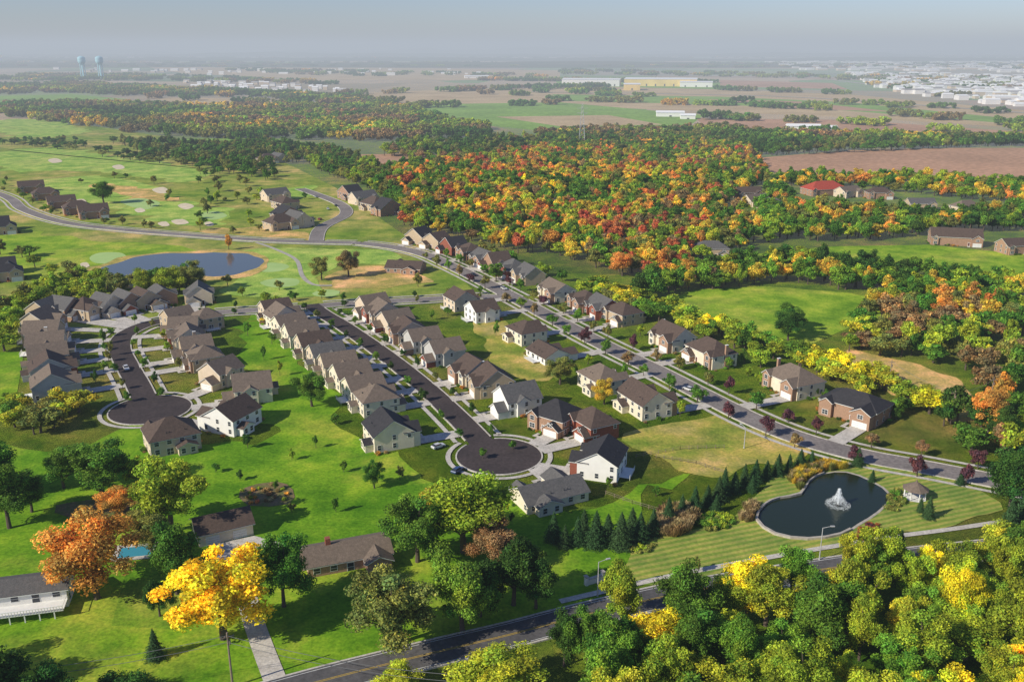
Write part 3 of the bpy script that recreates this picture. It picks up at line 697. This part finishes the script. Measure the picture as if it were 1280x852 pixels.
f1+=fill([(100,176),(0,176),(0,182),(130,190),(260,206),(255,212),(120,196)],13,['dg','g','ol'],hr=(6,10),seed=32,dens=.6)
f1+=fill([(0,308),(90,318),(100,340),(40,366),(0,372)],13,['g','ol','yg','g2'],hr=(6,10),seed=33,dens=.5)
f1+=fill([(700,180),(900,190),(960,195),(1280,182),(1280,176),(1100,174),(960,178),(860,166),(700,168)],9.5,['dg','g','ol','g'],seed=20,dens=.9)
f1+=fill([(500,180),(700,175),(880,185),(850,195),(700,192),(560,203),(480,195)],9.5,['dg','g','ol','yg','br'],seed=21,dens=.85)
f1+=fill([(505,296),(600,312),(700,345),(780,380),(860,408),(840,418),(760,385),(680,350),(590,316),(505,302)],11,['g','yg','ol','g2','gold'],hr=(6,10),wr=(6,9),seed=22,dens=.8)
f1+=fill([(900,420),(960,438),(1090,490),(1180,535),(1160,545),(1060,500),(950,462)],12,['g','yg2','yg','dg'],hr=(5,9),wr=(5,8),seed=23,dens=.6)
scatter('forest',f1,C_MID)
fc=[]
def fcl(pix,sp,pal,seed,dens=1):
    global fc
    fc+=fill(pix,sp,pal,hr=(10,14),wr=(8,11),nproto=4,dens=dens,clear=False,nscale=160,seed=seed,sg=.14)
D_=['dg','g','ol','g','yg','br','gold','ol']
fcl([(0,132),(100,130),(260,136),(420,136),(500,134),(560,154),(620,164),(640,172),(480,176),(250,172),(120,158),(0,146)],38,D_,51,.95)
fcl([(0,108),(100,106),(330,116),(480,126),(500,132),(420,134),(330,122),(180,120),(80,116),(0,118)],40,D_,62,.85)
fcl([(560,112),(700,108),(820,118),(800,122),(600,120)],55,D_,52,.25)
fcl([(640,166),(700,167),(880,164),(1100,174),(1280,178),(1280,183),(1080,181),(700,173)],36,D_,53,.95)
fcl([(0,96),(60,93),(200,95),(420,104),(430,108),(200,101),(0,102)],60,D_,54,.6)
fcl([(250,86),(600,92),(700,95),(690,97),(400,95)],80,D_,55,.4)
fcl([(700,88),(1000,93),(1280,110),(1280,116),(1000,98),(700,93)],70,D_,56,.4)
fcl([(-60,76),(640,79),(1340,80),(1340,87),(640,84),(-60,84)],105,D_,57,.4)
fcl([(-80,68),(1360,68),(1360,74),(-80,74)],190,D_,58,.5)
fcl([(900,128),(1100,131),(1280,141),(1280,143),(1000,133)],50,D_,59,.35)
fcl([(880,162),(1000,166),(1100,160),(1280,169),(1280,172),(1000,172)],45,D_,60,.2)
fcl([(1040,92),(1290,100),(1290,136),(1100,112)],95,D_,61,.4)
for i,(a,b) in enumerate([((520,134),(700,130)),((690,126),(900,131)),((900,131),(1040,138)),((1040,138),(1290,158)),((860,147),(1280,163)),((420,118),(760,108)),((900,112),(1060,118)),((600,100),(900,103)),((180,122),(420,133))]):
    fcl([a,b,(b[0],b[1]+1.1),(a[0],a[1]+1.1)],34,D_,80+i,.65)
scatter('distant_woods',fc,C_CLU)
def tree(u,v,wp,hp,tint,kind=None,name='broadleaf_tree',i=[0]):
    i[0]+=1; s=S(v); r=random.Random(i[0]*13)
    me=(CON[r.randrange(2)] if kind=='c' else HI[r.randrange(5)] if kind!='s' else MID[r.randrange(5)])
    o=bpy.data.objects.new(name,me); sc.collection.objects.link(o)
    x,y=G(u,v); o.location=(x,y,0); o.rotation_euler=(0,0,r.uniform(0,6.28))
    uw=6.4 if kind=='c' else 9.4
    w=wp/s/uw; h=hp/(s*.93)/12.0
    o.scale=(w,w*r.uniform(.9,1.1),h); c=TI[tint]; k=r.uniform(.9,1.1); o['tint']=(c[0]*k,c[1]*k,c[2]*k)
    return o
for t in [(280,798,122,120,'y'),(122,748,110,108,'o'),(355,758,76,96,'g'),(214,664,100,96,'yg'),(222,742,76,90,'g'),(492,806,100,98,'ol'),(578,788,88,100,'g2'),(642,756,78,90,'dg'),
 (522,702,86,85,'g'),(580,690,120,100,'yg'),(622,708,66,62,'br'),(545,668,60,60,'gold'),(190,690,60,60,'ol'),(0,925,130,120,'dg'),(150,900,90,60,'dg'),
 (128,616,86,68,'g'),(80,610,50,50,'g'),(175,608,40,40,'yg'),(12,660,76,80,'g'),(-10,620,70,80,'g'),(150,640,50,30,'o'),(40,640,50,50,'g'),(390,508,46,44,'g'),(468,610,28,34,'g'),
 (402,350,26,30,'ol'),(436,346,30,34,'br'),(130,255,30,28,'g'),(984,412,34,34,'g'),(985,425,36,36,'dg'),(500,870,60,40,'yg2'),(620,880,120,60,'yg2'),(700,480,40,34,'ol'),(755,505,28,34,'gold'),(620,352,20,24,'g'),
 (1235,545,55,62,'o'),(1262,640,70,80,'dg'),(1250,560,40,50,'dg'),(778,345,34,30,'o'),(858,352,36,28,'o'),(880,356,36,26,'br'),(286,312,12,18,'o'),(200,770,40,50,'dg'),
 (-150,900,130,150,'dg'),(60,920,90,90,'dg'),(600,770,60,70,'g'),(670,760,60,70,'dg'),
 (215,372,40,40,'yg'),(245,366,36,38,'ol'),(180,372,36,34,'yg')]: tree(*t)
for t in [(735,842,60,95,'g'),(705,832,50,80,'dg'),(770,852,70,90,'g')]: tree(*t,name='pine_tree')
for t in [(195,822,30,40),(692,676,24,38),(706,684,20,30),(722,680,24,36),(745,682,34,46),(776,684,34,46),(800,676,30,38),(816,668,26,34),(730,668,22,34),(760,668,22,28),(790,664,24,32),(835,655,24,36),(852,646,22,30),(868,640,24,34),
 (884,632,20,28),(898,626,24,32),(905,618,20,36),(918,614,22,26),(930,608,18,30),(944,603,22,30),(958,598,18,24),(972,594,20,28),(986,590,16,24),(1000,586,20,26),(1014,584,16,22),(1120,720,44,60),(1255,690,50,70),(1275,680,50,75),(1072,582,20,24),
 (1090,602,12,16),(1150,640,12,20),(1160,648,20,30),(1200,606,14,18),(895,640,18,24),(940,614,16,22)]: tree(*t,'con',kind='c',name='spruce_tree')
r_=random.Random(99)
for (u,v) in [(300,600),(345,612),(365,575),(270,590),(430,590),(500,600),(310,560),(395,560),(420,640),(365,640),(820,620),(760,610),(640,655),(870,715),(350,470),(330,450),(420,530),
  (560,395),(620,420),(720,470),(780,470),(840,500),(850,520),(540,400),(735,455),(935,470),(950,480),(1030,505),(1020,495),(1120,525),(910,460),(930,455),(800,420),(815,425),(340,430),(310,420),(130,430),(140,445),(130,465),(120,480),(205,425),(210,440),(225,460),(290,470)]:
    tree(u,v,r_.uniform(7,13),r_.uniform(12,22),r_.choice(['g','dg','ol','g2','g','yg']),kind='s',name='sapling')
def off_at(key,off,step,a0=0,a1=1e9):
    c=RD[key]['c']; L=offs(c,off); acc=0; nx=a0; out=[]
    for i in range(1,len(c)):
        acc+=math.dist(c[i],c[i-1])
        if acc>=nx and acc<a1: out.append(L[i]); nx+=step
    return out
def tree_w(x,y,w,h,tint,name,k=0):
    me=MID[k%5]; o=bpy.data.objects.new(name,me); sc.collection.objects.link(o); o.location=(x,y,0); o.rotation_euler=(0,0,k*1.7); o.scale=(w/9.2,w/9.2,h/12); o['tint']=TI[tint]
k=0
for off in (7.2,-7.2):
    for x,y in off_at('main',off,15,70):
        k+=1
        if x>220 or onroad((x,y),'main',1.5): continue
        near=y<290; x+=r_.uniform(-1.5,1.5); y+=r_.uniform(-1.5,1.5)
        tree_w(x,y,r_.uniform(3.8,6),r_.uniform(5,8),r_.choice(['pu','pu','br'] if near else ['g','br','g2','pu','ol']),'plum_tree' if near else 'street_tree',k)
for key in('cds','loop','cross'):
    for off in (5.6,-5.6):
        for x,y in off_at(key,off,17,8):
            k+=1
            if onroad((x,y),key,1.5): continue
            tree_w(x,y,r_.uniform(2.4,3.6),r_.uniform(3.5,5.5),r_.choice(['g','ol','dg','g2']),'street_tree',k)
rdc=RD['front']['c']
FG=['g','g2','yg','yg2','yg','yg2','g2','y','yg2','yg','y']
fh=fill([(690,960),(700,850),(760,790),(850,765),(930,750),(1000,740),(1060,725),(1120,715),(1180,695),(1240,690),(1330,690),(1420,960)],9.5,FG,hr=(11,19),wr=(8,14),nproto=5,seed=70,clear=False,nscale=25)
fh=[p for p in fh if dist_line(p,rdc)>7.5]
scatter('tree_grove',fh,C_HI)
f2=fill([(1150,700),(1170,670),(1240,660),(1300,665),(1300,700)],10,['g','yg','yg2','g'],hr=(12,16),wr=(9,13),nproto=5,seed=71,clear=False)
f2=[p for p in f2 if dist_line(p,rdc)>7.5]; scatter('tree_grove',f2,C_HI)
bp=[(x,y,0,i,(s,s,s*.9),TI[['dg','g','g2','dg','br','o'][i%6]],i%2) for i,(x,y,s) in enumerate(BUSH)]
scatter('foundation_shrubs',bp,C_BU)
def clump(name,pix,sp,pal,sc_,idx):
    pts=fill(pix,sp,pal,hr=(.8,1.2),wr=(.8,1.2),nproto=1,first=idx,clear=False,unit=(1,1),nscale=6,seed=5)
    scatter(name,[(a,b,c,d,(sc_*e[0],sc_*e[1],sc_*e[2]),f,g) for a,b,c,d,e,f,g in pts],C_BU)
clump('ornamental_grass',[(985,600),(1000,585),(1040,580),(1062,586),(1040,588),(1014,596),(1000,612)],1.2,['tan','tan','ol','gold'],1.3,2)
clump('ornamental_grass',[(925,650),(935,630),(948,632),(940,655)],1.2,['tan','br'],1.2,2)
clump('ornamental_grass',[(815,668),(830,640),(860,636),(868,650),(855,672)],1.3,['tan','tan','br'],1.7,2)
clump('shrub_bed',[(872,656),(890,642),(915,645),(912,662),(885,664)],1.4,['ol','g','yg'],1.3,0)
clump('shrub_bed',[(780,694),(795,680),(825,680),(815,690)],1.4,['ol','yg'],1.0,0)
clump('red_shrub_bed',[(1066,674),(1085,654),(1100,654),(1096,664),(1076,676)],1.2,['r','r','pu'],.9,1)
clump('shrub_bed',[(1104,636),(1116,614),(1126,614),(1130,632),(1114,642)],1.4,['g','ol'],1.2,0)
clump('shrub_bed',[(300,614),(345,604),(362,612),(358,628),(314,630)],2.2,['tan','br','yg','r','o'],.9,0)
# ---------------------------------------------------------------- fountain, gazebo, lamps
fx,fy=G(1047,632)
SPR,nt,b=newmat('water_spray'); b.inputs['Base Color'].default_value=(.85,.9,.93,1); b.inputs['Roughness'].default_value=.4
mb=MB(); rr=random.Random(5)
for i in range(4200):
    jet=rr.uniform(0,6.28); q=rr.random(); k=rr.choice([.35,.65,.95])+rr.gauss(0,.07)
    top={0:4.8,1:3.8,2:2.6}[min(2,int(k/.33)) if k>.5 else 0]
    Rr=2.9*k*q; z=top*(1-(1.25*q-.25)**2)*rr.uniform(.75,1.05)
    if rr.random()<.25: Rr=abs(rr.gauss(0,.18)); z=rr.uniform(0,4.9)
    if rr.random()<.2: Rr=rr.uniform(2,3.4); z=rr.uniform(0,.5)
    x,y=Rr*math.cos(jet),Rr*math.sin(jet); s=rr.uniform(.02,.05); L=rr.uniform(.06,.2)
    mb.add([(x-s,y,z+.05),(x,y-s,z+.05),(x+s,y+s*.5,z+.05),(x,y,z+.05+L)],[(0,1,3),(1,2,3),(2,0,3)])
e=empty('fountain',(fx,fy,.24)); mb.obj('spray',[SPR],e)
mb=MB(); mb.tube((0,0,-.05),(0,0,.3),.7,.4,12); mb.obj('nozzle_float',[M('black_plastic',(.03,.03,.03))],e)
gx,gy_=G(1143,622); e=empty('gazebo',(gx,gy_,.15)); mb=MB(); rf=MB(); n=8; R=2.9
for i in range(n):
    t=2*math.pi*i/n; t2=2*math.pi*(i+1)/n; a=(R*math.cos(t),R*math.sin(t)); b2=(R*math.cos(t2),R*math.sin(t2))
    mb.tube((*a,0),(*a,2.8),.13,.13,6)
    mb.tube((*a,1.0),(*b2,1.0),.06,.06,5); mb.tube((*a,2.7),(*b2,2.7),.1,.1,5); mb.tube((*a,.5),(*b2,.5),.04,.04,5)
    o_=1.25; rf.add([(a[0]*o_,a[1]*o_,2.8),(b2[0]*o_,b2[1]*o_,2.8),(0,0,5.0)],[(0,1,2)])
mb.add([(R*1.1*math.cos(2*math.pi*i/n),R*1.1*math.sin(2*math.pi*i/n),.1) for i in range(n)],[tuple(range(n))])
rf.tube((0,0,4.8),(0,0,5.6),.3,.05,8)
mb.obj('posts_and_rails',[TRIM],e); rf.obj('gazebo_roof',[ROOF['tan']],e)
METAL=M('galvanised_metal',(.5,.5,.49),scale=1,rough=.5); POLE=M('wood_pole',(.30,.23,.17),scale=2)
def lamp(u,v,h,ang):
    x,y=G(u,v); e=empty('street_lamp',(x,y,0),ang); mb=MB()
    mb.tube((0,0,0),(0,0,h),.15,.1,8); mb.tube((0,0,h-.1),(2.0,0,h+.4),.08,.06,6); mb.tube((0,0,0),(0,0,.4),.25,.2,8); mb.obj('mast',[METAL],e)
    m2=MB(); m2.box(1.8,2.8,-.22,.22,h+.3,h+.5); m2.box(1.85,2.7,-.16,.16,h+.22,h+.3); m2.obj('lamp_head',[METAL],e)
lamp(1024,700,9,0); lamp(747,745,9,.3); lamp(930,560,7,2); lamp(640,365,7,2)
def upole(u,v,h,ang=0,k0=1):
    x,y=G(u,v); e=empty('utility_pole',(x,y,0),ang); mb=MB(); mb.tube((0,0,0),(0,0,h),.2*k0,.14*k0,8); mb.box(-1.3,1.3,-.08,.08,h-1.1,h-.95)
    for k in(-1.2,-.5,.5,1.2): mb.tube((k,0,h-.95),(k,0,h-.7),.05,.04,6)
    mb.tube((.3,0,h-2.8),(.3,0,h-1.9),.24,.24,8); mb.obj('pole_and_crossarm',[POLE],e); return (x,y,h)
p1=upole(291,858,12.5,.5,1.2); p2=upole(1188,530,12); p3=upole(1236,512,12); p4=upole(1110,488,12)
def wire(a,b,sag=1.2,name='power_line'):
    mb=MB(); pr=None
    for i in range(15):
        t=i/14; p=[a[k]+(b[k]-a[k])*t for k in range(3)]; p[2]-=sag*4*t*(1-t)
        if pr: mb.tube(pr,p,.045,.045,4)
        pr=p
    mb.obj(name,[M('cable',(.2,.2,.2))])
for dz in (-.7,-2.2):
    q=G(-60,905); wire((p1[0],p1[1],p1[2]+dz),(q[0],q[1],11+dz)); q=G(560,900); wire((p1[0],p1[1],p1[2]+dz),(q[0],q[1],11+dz))
wire((p4[0],p4[1],11.3),(p2[0],p2[1],11.3)); wire((p2[0],p2[1],11.3),(p3[0],p3[1],11.3))
x,y=G(743,728); e=empty('entrance_monument',(x,y,0),.5); mb=MB()
mb.box(-2.2,2.2,-.35,.35,0,1.5); mb.box(-2.6,-2.0,-.5,.5,0,2.3); mb.box(2.0,2.6,-.5,.5,0,2.3); mb.obj('stone_wall',[WALL['white']],e)
m2=MB(); m2.box(-2.75,-1.85,-.65,.65,2.3,2.5); m2.box(1.85,2.75,-.65,.65,2.3,2.5); m2.box(-1.84,1.84,-.42,.42,1.5,1.62); m2.obj('caps',[stone],e)
px,py=G(170,690); e=empty('swimming_pool',(px,py,.2),.2)
mb=MB(); mb.box(-5.5,5.5,-4,4,0,.06); mb.obj('deck_slab',[conc],e)
mb=MB(); mb.box(-4,4,-2.4,2.4,.061,.075); mb.obj('pool_water',[water_mat('pool_water',(.05,.28,.36),.1)],e)
def fence(pix,h,mat,step=2.4,name='rail_fence'):
    pts=[G(*q) for q in pix]; mb=MB()
    for a,b in zip(pts,pts[1:]):
        n=max(1,int(math.dist(a,b)/step))
        for i in range(n+1):
            x=a[0]+(b[0]-a[0])*i/n; y=a[1]+(b[1]-a[1])*i/n; mb.box(x-.07,x+.07,y-.07,y+.07,0,h)
        for zz in (.45*h,.9*h): mb.tube((*a,zz),(*b,zz),.05,.05,4)
    mb.obj(name,[mat])
fence([(757,618),(790,630),(832,642)],1.3,POLE); fence([(795,572),(850,562),(905,560)],1.3,POLE); fence([(1150,268),(1280,285)],1.3,TRIM,4)
fence([(905,592),(870,580),(820,572)],1.3,POLE)
def car(u,v,col,ang=None,key=None,off=0):
    x,y=G(u,v)
    if key:
        c=RD[key]['c']; i=min(range(len(c)-1),key=lambda i:math.dist(c[i],(x,y))); ang=math.atan2(c[i+1][1]-c[i][1],c[i+1][0]-c[i][0])
    e=empty('parked_car',(x,y,.24),ang); b=MB(); prof=[(-2.25,.35),(-2.3,.8),(-2.15,1.0),(-1.0,1.03),(1.1,1.0),(2.1,.85),(2.3,.6),(2.25,.35)]
    n=len(prof); vs=[(a,-.88,c) for a,c in prof]+[(a,.88,c) for a,c in prof]
    b.add(vs,[tuple(range(n)),tuple(range(n,2*n))[::-1]]+[(i,i+n,(i+1)%n+n,(i+1)%n) for i in range(n)])
    b.add([(-1.9,-.8,1.0),(1.0,-.8,1.0),(1.0,.8,1.0),(-1.9,.8,1.0),(-1.4,-.66,1.5),(.3,-.66,1.5),(.3,.66,1.5),(-1.4,.66,1.5)],[(4,5,6,7)])
    m=M('car_paint_'+col,dict(white=(.7,.7,.7),black=(.02,.02,.025),silver=(.4,.41,.42),red=(.35,.03,.03),blue=(.04,.08,.2))[col],scale=.2,rough=.3,spec=.5)
    b.obj('body',[m],e); g=MB(); g.add([(-1.9,-.8,1.0),(1.0,-.8,1.0),(1.0,.8,1.0),(-1.9,.8,1.0),(-1.38,-.67,1.49),(.28,-.67,1.49),(.28,.67,1.49),(-1.38,.67,1.49)],[(0,1,5,4),(1,2,6,5),(2,3,7,6),(3,0,4,7)]); g.obj('car_windows',[GLASS],e)
    w=MB()
    for a in(-1.4,1.4):
        for s in(-.9,.72): w.tube((a,s,.33),(a,s+.18,.33),.34,.34,12)
    w.obj('wheels',[M('tyre',(.02,.02,.02))],e)
for q in [(158,462,'white',None,'loop'),(212,398,'silver',None,'loop'),(592,345,'black',None,'main'),(630,362,'white',None,'main'),(572,590,'blue',1.0,None),
 (548,560,'white',.7,None),(410,262,'white',None,'apt'),(420,258,'black',None,'apt'),(400,275,'red',None,'apt'),(395,247,'silver',None,'apt'),(860,488,'white',2.3,None)]: car(*q)
x,y=G(318,408); e=empty('play_set',(x,y,.1),.4)
mb=MB()
for a,b2 in((-2.5,-1),(-2.5,1),(2.5,-1),(2.5,1)): mb.tube((a,b2,0),(a,0,2.6),.09,.09,5)
mb.tube((-2.5,0,2.6),(2.5,0,2.6),.09,.09,5); mb.box(2.6,4.4,-.9,.9,1.4,1.5)
for a in(2.65,4.3):
    for b2 in(-.85,.85): mb.tube((a,b2,0),(a,b2,2.8),.08,.08,5)
mb.obj('wooden_frame',[M('cedar',(.35,.18,.08))],e); mb=MB(); mb.add([(2.4,-1.1,2.7),(4.6,-1.1,2.7),(4.6,1.1,2.7),(2.4,1.1,2.7),(3.5,0,3.7)],[(0,1,4),(1,2,4),(2,3,4),(3,0,4)]); mb.add([(4.4,-.3,1.5),(4.4,.3,1.5),(7,.3,.1),(7,-.3,.1)],[(0,1,2,3)]); mb.obj('canopy_and_slide',[M('yellow_plastic',(.6,.4,.03))],e)
# ---------------------------------------------------------------- distance
TB=M('tower_blue',(.42,.70,.78),(.36,.64,.72),scale=.05)
for u,v in((105,99),(127,99)):
    x,y=G(u,v); e=empty('water_tower',(x,y,0)); mb=MB(); hh=66
    for i in range(6):
        t=math.pi*i/3; mb.tube((10*math.cos(t),10*math.sin(t),0),(8.5*math.cos(t),8.5*math.sin(t),hh-8),1.3,1.2,6)
    mb.tube((0,0,0),(0,0,hh-8),3.5,3.5,10); prof=[(5,hh-14),(12,hh-7),(14,hh-2),(14,hh+10),(12,hh+15),(5,hh+18),(.5,hh+19)]
    for (r0,z0),(r1,z1) in zip(prof,prof[1:]): mb.tube((0,0,z0),(0,0,z1),r0,r1,20)
    mb.obj('tank_and_legs',[TB],e)
WH=M('warehouse_wall',(.85,.83,.8),(.8,.78,.75),scale=.02); WR=M('warehouse_roof',(.86,.85,.83),(.8,.79,.77),scale=.02); WY=M('warehouse_wall_yellow',(.88,.66,.25),scale=.02)
WD=M('town_roof',(.28,.26,.25),(.5,.48,.46),scale=.01)
def ware(u,v,wpx,dep,h,ang,mat,name='warehouse'):
    x,y=G(u,v); L=wpx/S(v); e=empty(name,(x,y,0),ang); mb=MB(); mb.box(-L/2,L/2,0,dep,0,h); mb.obj('warehouse_walls',[mat],e)
    mb=MB(); mb.add([(-L/2-1,-1,h),(L/2+1,-1,h),(L/2+1,dep+1,h),(-L/2-1,dep+1,h),(-L/2-1,dep/2,h+3),(L/2+1,dep/2,h+3)],[(0,1,5,4),(2,3,4,5),(1,2,5),(3,0,4)]); mb.obj('warehouse_roof',[WR],e)
    mb=MB()
    n=max(1,int(L/28))
    for i in range(n): a=-L/2+L*(i+.5)/n; mb.box(a-2,a+2,-.3,-.02,0,h*.35)
    mb.obj('loading_doors',[M('door_grey',(.15,.15,.16))],e)
ware(738,108,72,130,20,-.15,WH); ware(790,113,20,60,16,-.1,WY); ware(825,108,90,170,21,-.2,WY); ware(870,109,40,80,14,-.2,WH)
ware(838,146,34,22,7,-.1,WH,'barn'); ware(860,149,18,18,6,-.1,WH,'barn'); ware(1005,163,40,20,6,-.15,WH,'barn'); ware(1040,165,14,20,6,0,WH,'barn'); ware(596,98,30,40,8,.1,WH)
mb=MB(); r=random.Random(3)
def town(pix,n,sz):
    Pw=[G(*q) for q in pix]; k=0
    xs=[a[0] for a in Pw]; ys=[a[1] for a in Pw]
    while k<n:
        x=r.uniform(min(xs),max(xs)); y=r.uniform(min(ys),max(ys))
        if not inpoly(x,y,Pw): continue
        k+=1; w=r.uniform(*sz)*r.choice([.6,.6,1]); d=r.uniform(*sz)*.5; h=r.uniform(5,11); mi=r.choice([0,1,0,0])
        mb.box(x-w/2,x+w/2,y-d/2,y+d/2,0,h,mi)
        mb.add([(x-w/2-.5,y-d/2-.5,h),(x+w/2+.5,y-d/2-.5,h),(x+w/2+.5,y+d/2+.5,h),(x-w/2-.5,y+d/2+.5,h),(x-w/2-.5,y,h+3),(x+w/2+.5,y,h+3)],[(0,1,5,4),(2,3,4,5),(1,2,5),(3,0,4)],r.choice([3,3,4]))
town([(1060,92),(1280,96),(1340,104),(1340,138),(1200,128),(1100,112)],560,(12,55))
town([(960,78),(1340,78),(1340,92),(1000,88)],330,(25,90))
town([(60,86),(600,88),(600,95),(80,95)],60,(15,45))
town([(230,104),(300,104),(430,112),(430,118),(250,112)],60,(12,30))
mb.obj('distant_town',[WH,WALL['beige'],WALL['greysid'],WR,WD])
mb=MB()
for pts in ([(1040,100),(1140,112),(1290,124)],[(1000,92),(1150,96),(1300,112)],[(1180,92),(1200,104),(1250,128)],[(640,115),(800,117),(1000,122),(1290,142)]):
    c=smoothline([G(*q) for q in pts],False,40); ribbon(mb,offs(c,9),offs(c,-9),.5)
mb.obj('road',[conc2])
x,y=G(727,182); mb=MB()
for a,b2 in((-4,-4),(4,-4),(4,4),(-4,4)):
    mb.tube((a,b2,0),(a*.15,b2*.15,52),.35,.2,4)
for i in range(9):
    z=i*5.5; k=4*(1-.85*z/52); k2=4*(1-.85*(z+5.5)/52)
    for s1,s2 in(((-1,-1),(1,-1)),((1,-1),(1,1)),((1,1),(-1,1)),((-1,1),(-1,-1))): mb.tube((s1[0]*k,s1[1]*k,z),(s2[0]*k2,s2[1]*k2,z+5.5),.15,.15,3)
for z in(40,46): mb.tube((-7,0,z),(7,0,z),.3,.3,4)
mb.obj('transmission_tower',[METAL],loc=(x,y,0))
# ---------------------------------------------------------------- haze: absorbing boxes with emission standing in for scattered light; denser box farther out
def haze(inv,col,y0,top):
    hz=bpy.data.materials.new('haze'); hz.use_nodes=True; nt=hz.node_tree; nt.nodes.clear()
    o=nd(nt,'ShaderNodeOutputMaterial'); ab=nd(nt,'ShaderNodeVolumeAbsorption'); em=nd(nt,'ShaderNodeEmission'); ad=nd(nt,'ShaderNodeAddShader')
    sig=1/inv; ab.inputs['Color'].default_value=(0,0,0,1); ab.inputs['Density'].default_value=sig
    em.inputs['Color'].default_value=(*col,1); em.inputs['Strength'].default_value=sig
    nt.links.new(ab.outputs[0],ad.inputs[0]); nt.links.new(em.outputs[0],ad.inputs[1]); nt.links.new(ad.outputs[0],o.inputs['Volume'])
    mb=MB(); mb.box(-32000-y0,32000+y0,y0,36000+y0,-3-y0*.001,top); mb.obj('haze',[hz])
haze(14000.,(.43,.50,.60),-3000,210)
haze(5600.,(.45,.49,.54),850,185)
# ---------------------------------------------------------------- light, sky, camera
az=math.radians(60); el=math.radians(32)
sd=Vector((-math.sin(az)*math.cos(el),-math.cos(az)*math.cos(el),math.sin(el)))
sun=bpy.data.lights.new('sun','SUN'); sun.energy=5.0; sun.angle=math.radians(.5); sun.color=(1,.93,.78)
so=bpy.data.objects.new('sun',sun); sc.collection.objects.link(so); so.rotation_euler=sd.to_track_quat('Z','Y').to_euler()
w=bpy.data.worlds.new('World'); sc.world=w; w.use_nodes=True; nt=w.node_tree
sky=nd(nt,'ShaderNodeTexSky',sky_type='NISHITA'); sky.sun_disc=False; sky.sun_elevation=el; sky.sun_rotation=math.atan2(sd.x,sd.y)
sky.ozone_density=2.0; sky.air_density=1.0; sky.dust_density=.4
sc_col=mix(nt,1.0,sky.outputs[0],(.90,1.0,1.38),'MULTIPLY')
nt.links.new(sc_col,nt.nodes['Background'].inputs['Color']); nt.nodes['Background'].inputs['Strength'].default_value=.083
cam=bpy.data.cameras.new('camera'); co=bpy.data.objects.new('camera',cam); sc.collection.objects.link(co)
cam.sensor_width=36; cam.lens=F/1280*36; cam.clip_end=60000; cam.clip_start=1
co.location=(0,0,H); co.rotation_euler=(math.pi/2-P,0,0); sc.camera=co
sc.view_settings.view_transform='Standard'; sc.view_settings.look='None'; sc.view_settings.exposure=0
print('trees',len(f1),len(fc),len(fh),'houses',len(HPOS))
